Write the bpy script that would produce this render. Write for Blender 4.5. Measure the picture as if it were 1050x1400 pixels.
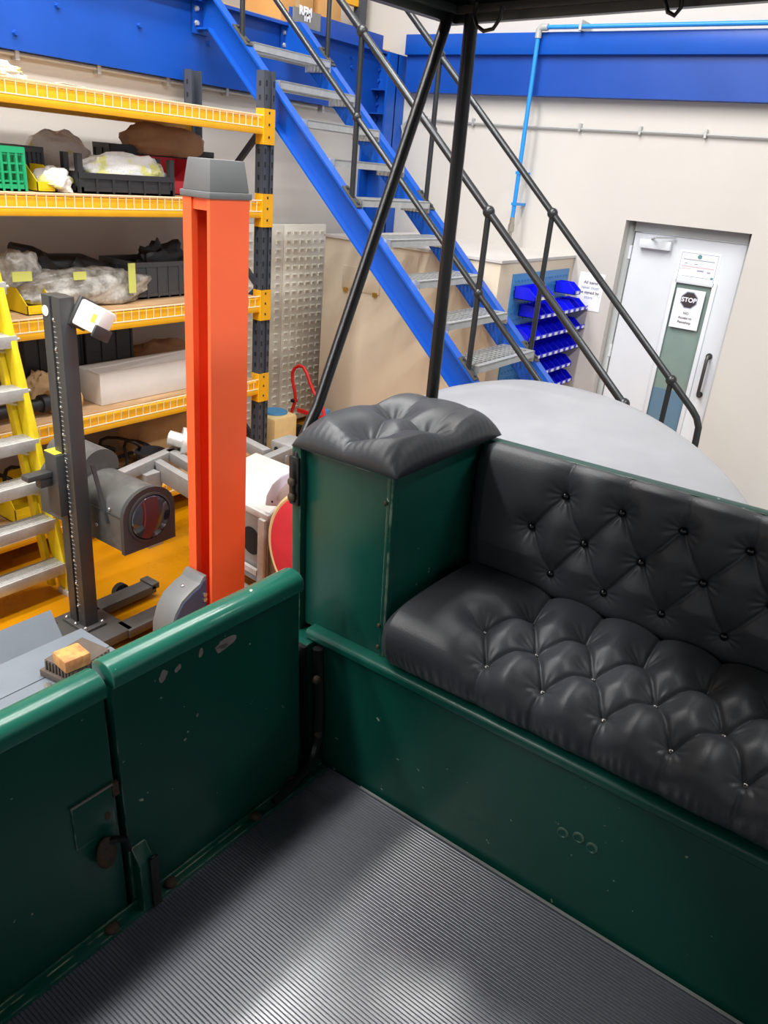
import bpy, bmesh, math, random
import numpy as np
from mathutils import Vector, Matrix, noise
random.seed(7)
for o in list(bpy.data.objects): bpy.data.objects.remove(o)
SC = bpy.context.scene
COL = SC.collection

# ------------------------------------------------------------------ camera
F, CX, CY = 1060.0, 525.0, 700.0
R = np.array([[0.805481, 0.300557, -0.510750], [0.586606, -0.281887, 0.759232], [0.084218, -0.911156, -0.403363]])
CAMP = np.array([0.0, 0.0, 2.2])
CARM = np.array([[0.998916, 0.035805, -0.029748], [-0.036345, 0.999180, -0.017824], [0.029086, 0.018886, 0.999398]])   # the carriage stands a touch out of level
cam_d = bpy.data.cameras.new('camera'); cam = bpy.data.objects.new('camera', cam_d); COL.objects.link(cam)
cam_d.sensor_fit = 'VERTICAL'; cam_d.sensor_height = 24.0; cam_d.lens = F / 1400.0 * 24.0
cam_d.clip_start = 0.02; cam_d.clip_end = 100
cm = Matrix.Identity(4)
for i in range(3):
    cm[i][0] = R[i, 0]; cm[i][1] = -R[i, 1]; cm[i][2] = -R[i, 2]; cm[i][3] = CAMP[i]
cam.matrix_world = cm
SC.camera = cam

# ------------------------------------------------------------------ light
w = bpy.data.worlds.new('world'); SC.world = w; w.use_nodes = True
w.node_tree.nodes['Background'].inputs[0].default_value = (0.98, 0.985, 1.0, 1)
w.node_tree.nodes['Background'].inputs[1].default_value = 0.50
LAMP_SPOTS = [(x, y) for x in (-3.6, -2.2, 1.6) for y in (-3.2, -0.1, 3.0)]
LAMP_POWER = 104
SC.view_settings.view_transform = 'Standard'
try: SC.view_settings.look = 'None'
except Exception: pass
SC.view_settings.gamma = 1.0
SC.view_settings.use_curve_mapping = False
SC.view_settings.exposure = 0.48

# ------------------------------------------------------------------ helpers
def P(px, py, x=None, y=None, z=None):
    d = R @ np.array([px - CX, py - CY, F])
    ax, val = (0, x) if x is not None else (1, y) if y is not None else (2, z)
    t = (val - CAMP[ax]) / d[ax]
    return Vector(CAMP + t * d)
def CW(p):                                       # carriage coordinates (metres, z = 0 on its floor) to world
    q = np.array([p[0], p[1], p[2] - 1.5])
    return Vector(CAMP + CARM @ q)
WL = {}
def lin(c):
    return tuple(((v / 255) / 12.92 if v / 255 <= 0.04045 else ((v / 255 + 0.055) / 1.055) ** 2.4) for v in c)

class MB:
    def __init__(s): s.v = []; s.f = []
    def add(s, vs, fs):
        n = len(s.v); s.v += [Vector(a) for a in vs]; s.f += [[i + n for i in q] for q in fs]; return s
    def box(s, a, b):
        x0, y0, z0 = [min(p, q) for p, q in zip(a, b)]; x1, y1, z1 = [max(p, q) for p, q in zip(a, b)]
        return s.add([(x0,y0,z0),(x1,y0,z0),(x1,y1,z0),(x0,y1,z0),(x0,y0,z1),(x1,y0,z1),(x1,y1,z1),(x0,y1,z1)],
                     [(0,3,2,1),(4,5,6,7),(0,1,5,4),(1,2,6,5),(2,3,7,6),(3,0,4,7)])
    def bar(s, p0, p1, w, h, up=(0,0,1)):
        p0, p1 = Vector(p0), Vector(p1); d = (p1 - p0).normalized(); up = Vector(up)
        if abs(d.dot(up)) > .98: up = Vector((1,0,0))
        a = d.cross(up).normalized(); b = a.cross(d).normalized(); a *= w / 2; b *= h / 2
        vs = [p0-a-b, p0+a-b, p0+a+b, p0-a+b, p1-a-b, p1+a-b, p1+a+b, p1-a+b]
        return s.add(vs, [(0,1,2,3),(7,6,5,4),(0,4,5,1),(1,5,6,2),(2,6,7,3),(3,7,4,0)])
    def cyl(s, p0, p1, r0, r1=None, n=14, caps=True):
        r1 = r0 if r1 is None else r1
        p0, p1 = Vector(p0), Vector(p1); d = (p1 - p0).normalized()
        up = Vector((0,0,1)) if abs(d.z) < .9 else Vector((1,0,0))
        a = d.cross(up).normalized(); b = d.cross(a).normalized(); vs = []
        for p, r in ((p0, r0), (p1, r1)):
            for k in range(n):
                t = 2*math.pi*k/n; vs.append(p + a*math.cos(t)*r + b*math.sin(t)*r)
        fs = [(k, (k+1)%n, n+(k+1)%n, n+k) for k in range(n)]
        if caps: fs += [tuple(range(n-1,-1,-1)), tuple(range(n, 2*n))]
        return s.add(vs, fs)
    def tube(s, pts, r, n=8, close=False):
        pts = [Vector(p) for p in pts]; m = len(pts); rs = r if isinstance(r, (list, tuple)) else [r]*m
        up = None; vs = []
        for i in range(m):
            if close: d = pts[(i+1)%m] - pts[i-1]
            else: d = pts[min(i+1,m-1)] - pts[max(i-1,0)]
            d.normalize()
            if up is None: up = Vector((0,0,1)) if abs(d.z) < .9 else Vector((1,0,0))
            a = d.cross(up).normalized(); b = a.cross(d).normalized(); up = b
            for k in range(n):
                t = 2*math.pi*k/n; vs.append(pts[i] + a*math.cos(t)*rs[i] + b*math.sin(t)*rs[i])
        fs = []
        for i in range(m if close else m-1):
            j = (i+1) % m
            for k in range(n): fs.append((i*n+k, i*n+(k+1)%n, j*n+(k+1)%n, j*n+k))
        if not close: fs += [tuple(range(n-1,-1,-1)), tuple(range((m-1)*n, m*n))]
        return s.add(vs, fs)
    def prism(s, pts, ext):
        pts = [Vector(p) for p in pts]; e = Vector(ext); n = len(pts)
        return s.add(pts + [p + e for p in pts], [tuple(range(n-1,-1,-1)), tuple(range(n,2*n))] + [(k,(k+1)%n,n+(k+1)%n,n+k) for k in range(n)])
    def ell(s, c, r, nu=20, nv=12, amp=0, fr=3, sq=1.0, seed=0, flat=-1):
        c = Vector(c); vs = []
        def sp(v, e): return math.copysign(abs(v)**e, v)
        for j in range(nv+1):
            ph = -math.pi/2 + math.pi*j/nv
            for k in range(nu):
                t = 2*math.pi*k/nu
                p = Vector((sp(math.cos(t),sq)*sp(math.cos(ph),sq), sp(math.sin(t),sq)*sp(math.cos(ph),sq), sp(math.sin(ph),sq)))
                q = 1 + amp*noise.noise(p*fr + Vector((seed*7.1, seed*3.3, seed))) + amp*.5*noise.noise(p*fr*2.3 + Vector((seed, 4.4, 1)))
                p = p*q
                p.z = max(p.z, flat)
                vs.append(c + Vector((p.x*r[0], p.y*r[1], p.z*r[2])))
        fs = [(j*nu+k, j*nu+(k+1)%nu, (j+1)*nu+(k+1)%nu, (j+1)*nu+k) for j in range(nv) for k in range(nu)]
        return s.add(vs, fs)
    def lathe(s, c, prof, n=24, ax=(0,0,1)):
        c = Vector(c); d = Vector(ax).normalized(); up = Vector((0,0,1)) if abs(d.z) < .9 else Vector((1,0,0))
        a = d.cross(up).normalized(); b = d.cross(a).normalized(); vs = []
        for r, h in prof:
            for k in range(n):
                t = 2*math.pi*k/n; vs.append(c + d*h + a*math.cos(t)*r + b*math.sin(t)*r)
        m = len(prof)
        fs = [(i*n+k, i*n+(k+1)%n, (i+1)*n+(k+1)%n, (i+1)*n+k) for i in range(m-1) for k in range(n)]
        fs += [tuple(range(n-1,-1,-1)), tuple(range((m-1)*n, m*n))]
        return s.add(vs, fs)
    def rot(s, ang, piv, ax='Z'):
        m = Matrix.Rotation(ang, 3, ax); piv = Vector(piv); s.v = [m @ (p - piv) + piv for p in s.v]; return s

def meta(o, label=None, cat=None, group=None, kind=None):
    if label: o['label'] = label
    if cat: o['category'] = cat
    if group: o['group'] = group
    if kind: o['kind'] = kind
    return o
def thing(name, loc, label, cat, group=None, kind=None):
    o = bpy.data.objects.new(name, None); COL.objects.link(o); o.location = loc; o.empty_display_size = .1
    WL[o] = Vector(loc); return meta(o, label, cat, group, kind)
def build(mb, name, mat, parent=None, label=None, cat=None, group=None, kind=None, bev=0, seg=2, smooth=38, T=None):
    vs = [Vector(T(p)) for p in mb.v] if T else mb.v
    xs = [p.x for p in vs]; ys = [p.y for p in vs]; zs = [p.z for p in vs]
    base = Vector(((min(xs)+max(xs))/2, (min(ys)+max(ys))/2, min(zs)))
    me = bpy.data.meshes.new(name); me.from_pydata([tuple(p - base) for p in vs], [], mb.f)
    bm = bmesh.new(); bm.from_mesh(me)
    bmesh.ops.remove_doubles(bm, verts=bm.verts, dist=1e-6)
    bmesh.ops.recalc_face_normals(bm, faces=bm.faces)
    if bev: bmesh.ops.bevel(bm, geom=[e for e in bm.edges if len(e.link_faces) == 2 and e.calc_face_angle(0) > .5], offset=bev, segments=seg, affect='EDGES', profile=.5, clamp_overlap=True)
    bm.to_mesh(me); bm.free()
    if smooth:
        me.polygons.foreach_set('use_smooth', [True]*len(me.polygons)); me.set_sharp_from_angle(angle=math.radians(smooth))
    me.materials.append(mat)
    o = bpy.data.objects.new(name, me); COL.objects.link(o); WL[o] = base
    if parent: o.parent = parent; o.location = base - WL[parent]
    else: o.location = base
    return meta(o, label, cat, group, kind)
def dup(o, delta, parent=None, label=None, rz=None):
    c = o.copy(); COL.objects.link(c); WL[c] = WL[o] + Vector(delta)
    c.parent = parent if parent else None
    c.location = WL[c] - (WL[parent] if parent else Vector((0,0,0)))
    if rz is not None: c.rotation_euler.z = rz
    if label: c['label'] = label
    for ch in list(o.children):
        dup(ch, delta, c)
    return c

# ------------------------------------------------------------------ materials
def mat(name, rgb, rough=.5, metal=0, var=.0, vs=6.0, bump=0, bs=60, rgb2=None, lo=.45, hi=.6, spec=.5, coat=0, rvar=0, alpha=1, trans=0, stretch=None, emis=0):
    m = bpy.data.materials.new(name); m.use_nodes = True; nt = m.node_tree; b = nt.nodes['Principled BSDF']
    c = lin(rgb); b.inputs['Base Color'].default_value = (*c, 1); b.inputs['Roughness'].default_value = rough
    b.inputs['Metallic'].default_value = metal; b.inputs['Specular IOR Level'].default_value = spec
    b.inputs['Coat Weight'].default_value = coat; b.inputs['Alpha'].default_value = alpha; b.inputs['Transmission Weight'].default_value = trans
    if emis: b.inputs['Emission Color'].default_value = (*c, 1); b.inputs['Emission Strength'].default_value = emis
    tc = nt.nodes.new('ShaderNodeTexCoord'); co = tc.outputs['Object']
    if stretch:
        mp = nt.nodes.new('ShaderNodeMapping'); mp.inputs['Scale'].default_value = stretch; nt.links.new(co, mp.inputs[0]); co = mp.outputs[0]
    if var or rgb2 or rvar:
        n = nt.nodes.new('ShaderNodeTexNoise'); n.inputs['Scale'].default_value = vs; n.inputs['Detail'].default_value = 6; n.inputs['Roughness'].default_value = .6
        nt.links.new(co, n.inputs['Vector'])
    if rgb2:
        r = nt.nodes.new('ShaderNodeValToRGB'); r.color_ramp.elements[0].position = lo; r.color_ramp.elements[1].position = hi
        r.color_ramp.elements[0].color = (*c, 1); r.color_ramp.elements[1].color = (*lin(rgb2), 1)
        nt.links.new(n.outputs[0], r.inputs[0]); nt.links.new(r.outputs[0], b.inputs['Base Color'])
    elif var:
        r = nt.nodes.new('ShaderNodeValToRGB'); r.color_ramp.elements[0].position = .3; r.color_ramp.elements[1].position = .7
        r.color_ramp.elements[0].color = (*[v*(1-var) for v in c], 1); r.color_ramp.elements[1].color = (*[min(1, v*(1+var)) for v in c], 1)
        nt.links.new(n.outputs[0], r.inputs[0]); nt.links.new(r.outputs[0], b.inputs['Base Color'])
    if rvar:
        mr = nt.nodes.new('ShaderNodeMapRange'); mr.inputs[3].default_value = max(0.02, rough-rvar); mr.inputs[4].default_value = min(1, rough+rvar)
        mr.inputs[1].default_value = .3; mr.inputs[2].default_value = .7
        nt.links.new(n.outputs[0], mr.inputs[0]); nt.links.new(mr.outputs[0], b.inputs['Roughness'])
    if bump:
        n2 = nt.nodes.new('ShaderNodeTexNoise'); n2.inputs['Scale'].default_value = bs; n2.inputs['Detail'].default_value = 4
        nt.links.new(co, n2.inputs['Vector'])
        bp = nt.nodes.new('ShaderNodeBump'); bp.inputs['Strength'].default_value = bump; bp.inputs['Distance'].default_value = .01
        nt.links.new(n2.outputs[0], bp.inputs['Height']); nt.links.new(bp.outputs[0], b.inputs['Normal'])
    return m

def paint_mat(name, rgb, chip, rough=.3):
    """glossy coach paint with scattered small chips and brush streaks"""
    m = mat(name, rgb, rough, var=.12, vs=2.5, bump=.05, bs=35, coat=.0, rvar=.05, spec=.45); nt = m.node_tree; b = nt.nodes['Principled BSDF']
    src = b.inputs['Base Color'].links[0].from_socket
    tc = [n for n in nt.nodes if n.type == 'TEX_COORD'][0]
    v = nt.nodes.new('ShaderNodeTexNoise'); v.inputs['Scale'].default_value = 38; v.inputs['Detail'].default_value = 3
    nt.links.new(tc.outputs['Object'], v.inputs['Vector'])
    r = nt.nodes.new('ShaderNodeValToRGB'); r.color_ramp.elements[0].position = .735; r.color_ramp.elements[1].position = .75
    nt.links.new(v.outputs[0], r.inputs[0])
    mx = nt.nodes.new('ShaderNodeMix'); mx.data_type = 'RGBA'; mx.inputs['B'].default_value = (*lin(chip), 1)
    ge = nt.nodes.new('ShaderNodeNewGeometry'); bv = nt.nodes.new('ShaderNodeBevel'); bv.samples = 6; bv.inputs['Radius'].default_value = .0055
    dt = nt.nodes.new('ShaderNodeVectorMath'); dt.operation = 'DOT_PRODUCT'; nt.links.new(ge.outputs['Normal'], dt.inputs[0]); nt.links.new(bv.outputs[0], dt.inputs[1])
    pr = nt.nodes.new('ShaderNodeMapRange'); pr.inputs[1].default_value = .97; pr.inputs[2].default_value = .88
    n3 = nt.nodes.new('ShaderNodeTexNoise'); n3.inputs['Scale'].default_value = 22; n3.inputs['Detail'].default_value = 5
    nt.links.new(tc.outputs['Object'], n3.inputs['Vector'])
    r3 = nt.nodes.new('ShaderNodeMapRange'); r3.inputs[1].default_value = .44; r3.inputs[2].default_value = .56
    mu = nt.nodes.new('ShaderNodeMath'); mu.operation = 'MULTIPLY'; mm = nt.nodes.new('ShaderNodeMath'); mm.operation = 'MAXIMUM'
    nt.links.new(dt.outputs['Value'], pr.inputs[0]); nt.links.new(n3.outputs[0], r3.inputs[0])
    nt.links.new(pr.outputs[0], mu.inputs[0]); nt.links.new(r3.outputs[0], mu.inputs[1]); nt.links.new(mu.outputs[0], mm.inputs[0]); nt.links.new(r.outputs[0], mm.inputs[1])
    nt.links.new(mm.outputs[0], mx.inputs['Factor']); nt.links.new(src, mx.inputs['A']); nt.links.new(mx.outputs['Result'], b.inputs['Base Color'])
    return m

M = {}
M['wall'] = mat('wall_paint', (198,194,188), .7, var=.03, vs=1.2, bump=.03, bs=25)
M['ceil'] = mat('ceiling_paint', (225,223,218), .8, var=.02)
M['floor'] = mat('yellow_floor_paint', (184,121,3), .28, var=.10, vs=1.6, bump=.03, bs=14, rvar=.1)
M['floor2'] = mat('low_bounce_floor_grey', (120,122,122), .35, var=.06, vs=1.6)  # unseen stretch of floor, made grey to weaken the yellow bounce on the walls
M['ply'] = mat('plywood', (206,192,170), .6, var=.06, vs=2.2, stretch=(1,1,.35))
M['blue'] = mat('blue_steel_paint', (9,68,160), .38, var=.10, vs=1.5, rvar=.06)
M['blue2'] = mat('blue_stair_paint', (14,80,178), .34, var=.06, vs=2)
M['galv'] = mat('galvanised_steel', (190,193,193), .42, .55, var=.10, vs=18)
M['rail'] = mat('dark_handrail_steel', (58,60,62), .28, .55, var=.15, vs=14)
M['railbr'] = mat('post_foot_steel', (74,74,72), .5, .3, var=.15, vs=20)
M['upright'] = mat('rack_upright_paint', (64,70,80), .45, var=.08)
M['hole'] = mat('slot_dark', (22,23,26), .8)
M['ybeam'] = mat('yellow_beam_paint', (233,170,20), .4, var=.08, vs=8)
M['wire'] = mat('cream_wire', (240,226,190), .45)
M['chip'] = mat('chipboard', (178,140,100), .75, rgb2=(206,170,128), lo=.35, hi=.65, vs=9, stretch=(1,.35,1))
M['green'] = paint_mat('green_coach_paint', (10,70,58), (150,160,140), .36)
M['greenlt'] = paint_mat('green_lit_capping', (30,96,80), (196,196,176), .22)  # lighter coach green, highlights along the cappings put into its colour
M['primer'] = mat('worn_primer', (128,122,118), .7, var=.15, vs=30)
M['leather'] = mat('black_leather', (55,58,62), .42, bump=.12, bs=420, spec=.45)
M['button'] = mat('black_button', (12,12,13), .22)
M['pin'] = mat('seat_pin', (120,118,116), .25, .8)
M['mat'] = mat('ribbed_rubber', (78,81,91), .30, spec=1.0)
M['mat'].node_tree.nodes['Principled BSDF'].inputs['IOR'].default_value = 1.75
M['iron'] = mat('black_iron', (22,22,23), .33, .2, var=.2, vs=40, bump=.08, bs=60)
M['rust'] = mat('rusty_iron', (84,62,44), .7, .2, rgb2=(40,44,40), lo=.4, hi=.6, vs=40)
M['canopy'] = mat('canopy_paint', (18,30,27), .35, var=.1)
M['silver'] = mat('silver_body', (143,145,149), .42, .2, rgb2=(152,154,158), lo=.42, hi=.70, vs=4, rvar=.05)
M['orange'] = mat('orange_column_paint', (255,104,56), .36, var=.04, vs=3, rvar=.05)
M['cap'] = mat('grey_plastic_cap', (104,106,107), .55, var=.06, vs=8)
M['plat'] = mat('platform_grey_paint', (120,128,136), .45, var=.07, vs=5)
M['cover'] = mat('cover_grey', (116,118,118), .4, var=.08, vs=5)
M['coverblue'] = mat('cover_side_blue', (66,84,122), .45, var=.05)
M['steel'] = mat('bright_steel', (205,205,205), .25, .9)
M['dark'] = mat('tester_dark_paint', (60,61,62), .42, var=.08, vs=10)
M['dark2'] = mat('tester_base_paint', (72,70,68), .5, var=.08, vs=10)
M['housing'] = mat('tester_housing_plastic', (84,84,82), .42, rgb2=(104,104,102), lo=.5, hi=.7, vs=9)
M['lens'] = mat('tester_lens', (34,36,48), .05, spec=.8, rgb2=(48,42,50), lo=.45, hi=.65, vs=6, coat=1)
M['white'] = mat('white_plastic', (236,236,234), .4)
M['sticker'] = mat('yellow_sticker', (232,224,60), .6)
M['ladder'] = mat('yellow_fibreglass', (226,200,28), .45, var=.1, vs=12)
M['alu'] = mat('scuffed_aluminium', (198,198,194), .45, .45, var=.16, vs=25)
M['alu2'] = mat('grey_chassis_alloy', (150,149,148), .5, .3, var=.1, vs=12)
M['gel'] = mat('white_gelcoat', (190,188,184), .4, var=.05, vs=6)
M['gelblue'] = mat('pale_blue_gelcoat', (208,216,234), .35, var=.03)
M['red'] = mat('red_body_primer', (206,52,62), .5, var=.12, vs=7)
M['redtube'] = mat('red_tube_paint', (214,38,36), .35)
M['redbin'] = mat('red_bin_plastic', (206,58,70), .4)
M['beige'] = mat('beige_sack', (222,196,140), .75, var=.08, vs=9)
M['bluelid'] = mat('blue_lid', (70,140,190), .5)
M['binblue'] = mat('blue_bin_plastic', (18,24,226), .32)
M['binpanel'] = mat('blue_panel_paint', (50,120,176), .45)
M['binlabel'] = mat('bin_label_white', (228,232,244), .5)
M['ybin'] = mat('yellow_bin_plastic', (238,206,20), .4)
M['gcrate'] = mat('green_crate_plastic', (30,168,112), .45)
M['bcrate'] = mat('black_crate_plastic', (44,45,48), .45, var=.1)
M['gcrate2'] = mat('grey_crate_plastic', (78,80,84), .5, var=.08)
M['bubble'] = mat('bubble_wrap', (236,236,232), .3, rgb2=(226,224,140), lo=.54, hi=.60, vs=7, bump=.5, bs=70)
M['clear'] = mat('clear_bag', (206,206,200), .22, rgb2=(150,148,140), lo=.40, hi=.60, vs=16, bump=.7, bs=26, spec=.7)
M['tape'] = mat('yellow_tape', (206,210,110), .5)
M['paper'] = mat('brown_paper', (176,138,100), .75, var=.16, vs=7, bump=.5, bs=14)
M['paper2'] = mat('tan_paper', (196,164,120), .75, var=.12, vs=7, bump=.5, bs=16)
M['rubber'] = mat('black_parts', (30,30,32), .5, var=.2, vs=16, bump=.3, bs=30)
M['boxw'] = mat('white_cardboard', (226,222,216), .7, var=.04, vs=8)
M['card'] = mat('cardboard', (200,152,92), .75, var=.07, vs=5)
M['doorw'] = mat('white_door_paint', (216,221,227), .35, var=.02)
M['frame'] = mat('grey_door_frame', (168,172,172), .5)
M['glass'] = mat('obscured_glass', (126,146,140), .12, var=.1, vs=2.5, spec=.6)
M['sheet'] = mat('white_paper', (240,240,248), .6)
M['ink'] = mat('dark_ink', (56,48,52), .7)
M['ink2'] = mat('grey_ink', (150,160,176), .7)
M['ink3'] = mat('pink_ink', (222,170,176), .7)
M['ink4'] = mat('teal_ink', (90,140,146), .7)
M['handle'] = mat('dark_handle', (80,80,78), .35, .5)
M['airpipe'] = mat('blue_air_pipe', (36,140,222), .35)
M['brass'] = mat('nickel_fitting', (176,170,156), .35, .7)
M['conduit'] = mat('grey_conduit', (176,178,178), .45, .2)
M['block'] = mat('dark_block', (92,82,74), .8, var=.15, vs=20, stretch=(1,1,6))
M['wood'] = mat('offcut_wood', (206,152,86), .7, rgb2=(170,104,66), lo=.45, hi=.68, vs=11, stretch=(2,2,1))
M['plate'] = mat('grey_plate', (124,124,120), .5, var=.06)
M['lamp'] = mat('lamp_housing', (230,230,230), .5)
M['brasshinge'] = mat('brass_hinge', (200,160,70), .4, .7)

# ================================================================== THE ROOM
XL, YB = -4.6, 6.2
def struct(mb, name, m, **k): return build(mb, name, m, kind='structure', **k)
struct(MB().box((XL-3, -7, -.2), (-1.3, YB+1.2, 0)), 'floor', M['floor'], smooth=0)
struct(MB().box((-1.3, -7, -.2), (8, YB+1.2, 0)), 'floor_bay', M['floor2'], smooth=0)
struct(MB().box((XL-.2, -7, 0), (XL, YB, 3.09)), 'wall_left', M['wall'], smooth=0)
DX0, DX1, DZ = -2.2, -1.285, 2.0
wb = MB().box((XL-4, YB, 0), (DX0, YB+.25, 6)).box((DX1, YB, 0), (8, YB+.25, 6)).box((DX0, YB, DZ), (DX1, YB+.25, 6))
struct(wb, 'wall_back', M['wall'], smooth=0)
struct(MB().box((XL-4, -7, 6), (8, YB+.3, 6.15)), 'ceiling', M['ceil'], smooth=0)
struct(MB().box((XL-4.2, -7, 3.12), (XL-4, YB, 6)), 'wall_mezzanine', M['wall'], smooth=0)
for i, (x, y) in enumerate(LAMP_SPOTS):
    t = thing('ceiling_lamp', (x, y, 5.55), 'long white lamp under the ceiling, %s, %s' % ({-3.6: 'row above the racking', -2.2: 'row above the lift column', 1.6: 'row farthest from the racking'}[x], ['nearest the back wall', 'above the carriage', 'behind the viewer'][0 if y > 2 else 1 if y > -1 else 2]), 'lamp', 'ceiling lamps')
    build(MB().box((x-.22, y-1.4, 5.58), (x+.22, y+1.4, 5.66)), 'lamp_housing', M['lamp'], t)
    for yy in (y-.6, y+.6): build(MB().cyl((x, yy, 5.66), (x, yy, 6), .008), 'hanger', M['galv'], t)
    ld = bpy.data.lights.new('lamp_light', 'AREA'); ld.shape = 'RECTANGLE'; ld.size = .4; ld.size_y = 2.75; ld.energy = LAMP_POWER; ld.color = (1, .995, .98)
    lo = bpy.data.objects.new('lamp_light', ld); COL.objects.link(lo); lo.parent = t; lo.location = (0, 0, .02)

fj = P(318, 781, z=0); fk = P(446, 850, z=0)
struct(MB().bar((fj.x, fj.y, .0005), (fk.x, fk.y, .0005), .006, .002), 'trim_2', M['conduit'])
# plywood boxing under the stairs
BX0, BX1, BY0, BZ = -4.12, -2.56, 4.95, 1.68
pb = struct(MB().box((BX0, BY0, 0), (BX1, YB, BZ)), 'wall_boxing', M['ply'], bev=.004)
struct(MB().box((BX0-.01, BY0-.012, BZ), (BX1+.012, YB, BZ+.018)), 'trim_1', M['wall'])
a = P(470, 362, y=BY0); b = P(519, 404, y=BY0)
hp = build(MB().box((a.x, BY0-.008, b.z), (b.x, BY0, a.z)), 'hatch', M['ply'], pb, bev=.002)
for q in ((a.x+.04, b.z), (b.x-.04, b.z)):
    build(MB().box((q[0]-.02, BY0-.014, q[1]-.02), (q[0]+.02, BY0-.006, q[1]+.015)), 'hinge', M['brasshinge'], hp)

# steelwork: beams and corner column
lb = thing('steel_beam', (XL+.1, 2, 2.62), 'deep blue steel beam along the left wall above the racking', 'beam')
build(MB().box((XL, -7, 2.62), (XL+.08, YB-.12, 3.08)), 'web', M['blue'], lb)
build(MB().box((XL, -7, 3.08), (XL+.14, YB-.12, 3.10)), 'flange', M['blue'], lb)
build(MB().box((XL+.07, 4.9, 3.10), (XL+.085, YB-.15, 3.215)), 'kick_plate', M['blue'], lb)
for (px, py) in ((78, 8), (190, 35), (285, 60), (20, 45), (480, 78), (480, 92), (462, 110)):
    p = P(px, py, x=XL+.08)
    if 2.64 < p.z < 3.06: build(MB().cyl((XL+.08, p.y, p.z), (XL+.098, p.y, p.z), .017, .012, 6), 'bolt', M['blue'], lb)
bb = thing('steel_beam', (0, YB, 2.81), 'blue steel beam across the back wall above the white door', 'beam')
build(MB().box((XL+.3, YB-.09, 2.81), (8, YB, 3.08)), 'web', M['blue'], bb)
build(MB().box((XL+.3, YB-.13, 3.08), (8, YB, 3.225)), 'upper_channel', M['blue2'], bb, bev=.004)
cc = thing('corner_column', (XL+.13, YB-.14, 0), 'blue bolted steel column in the corner behind the stairs', 'column')
build(MB().box((XL, YB-.27, 0), (XL+.02, YB-.01, 3.08)).box((XL+.23, YB-.27, 0), (XL+.25, YB-.01, 3.08)).box((XL, YB-.15, 0), (XL+.25, YB-.135, 3.08)), 'column_section', M['blue2'], cc)
for z in (2.2, 2.62, 2.80):
    build(MB().box((XL+.02, YB-.265, z), (XL+.23, YB-.15, z+.012)), 'stiffener', M['blue'], cc)
build(MB().box((XL+.02, YB-.165, 2.42), (XL+.23, YB-.15, 3.06)), 'end_plate', M['blue2'], cc)
for z in (2.5, 2.58, 2.7, 2.76, 2.88, 2.96):
    for x in (XL+.08, XL+.17): build(MB().cyl((x, YB-.165, z), (x, YB-.185, z), .016, .016, 6), 'bolt', M['blue2'], cc)

# mezzanine above the left beam
md = struct(MB().box((XL-4, -7, 3.10), (XL+.05, YB, 3.125)), 'floor_mezzanine', M['chip'])
boxes = [((384, 428), 3.62, -4.72, 'plain cardboard box on the mezzanine edge behind the grey plate'),
         ((436, 482), 3.55, -4.74, 'cardboard box on the mezzanine between two handrail posts')]
for (a, b), zt, x, lab in boxes:
    y0 = P(a, 10, x=x).y; y1 = min(5.75, P(b, 10, x=x).y)
    t = thing('cardboard_box', (x-.2, (y0+y1)/2, 3.125), lab, 'box', 'cardboard boxes on the mezzanine')
    build(MB().box((x-.42, y0, 3.125), (x, y1, zt)), 'carton', M['card'], t, bev=.004)
    build(MB().box((x, (y0+y1)/2-.025, 3.2), (x+.001, (y0+y1)/2+.025, zt)), 'tape_strip', M['paper2'], t)
y1 = 6.05; y0 = 5.80
t = thing('pallet_rack', (-4.9, y1, 3.125), 'yellow and dark pallet rack end on the mezzanine by the corner', 'rack')
build(MB().box((-5.5, y1-.04, 3.125), (-5.43, y1+.05, 4.6)).box((-4.82, y1-.04, 3.125), (-4.75, y1+.05, 4.6)), 'upright', M['upright'], t)
build(MB().box((-4.82, y0, 3.42), (-4.77, y1-.04, 3.50)), 'beam', M['ybeam'], t)
# plate lettered in white at the stair head
a = P(401, 8, x=XL+.09); b = P(437, 46, x=XL+.09)
sp = build(MB().box((XL+.085, a.y, b.z-.02), (XL+.095, b.y, a.z)), 'lettered_plate', M['plate'], None, 'grey steel plate with faded white lettering at the stair head', 'sign')

def text(body, size, origin, xdir, updir, m, parent, name='lettering', align='CENTER', shear=0, bold=0):
    cu = bpy.data.curves.new(name, 'FONT'); cu.body = body; cu.size = size; cu.align_x = align; cu.align_y = 'CENTER'; cu.extrude = .0004; cu.shear = shear; cu.offset = bold
    ob = bpy.data.objects.new(name, cu); COL.objects.link(ob)
    dg = bpy.context.evaluated_depsgraph_get(); me = bpy.data.meshes.new_from_object(ob.evaluated_get(dg))
    COL.objects.unlink(ob); bpy.data.objects.remove(ob)
    X = Vector(xdir).normalized(); Z = X.cross(Vector(updir)).normalized(); Y = Z.cross(X)
    rm = Matrix((X, Y, Z)).transposed()
    me.transform(rm.to_4x4()); me.materials.clear(); me.materials.append(m)
    o = bpy.data.objects.new(name, me); COL.objects.link(o); o.parent = parent; o.location = Vector(origin) - WL[parent]; WL[o] = Vector(origin)
    return o
c = P(418, 16, x=XL+.0962); text('REM', .075, c, (0,1,0), (0,0,1), M['sheet'], sp, bold=.004)
c = P(420, 25, x=XL+.0962); text('1M', .06, c, (0,1,0), (0,0,1), M['sheet'], sp, bold=.004)

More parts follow.
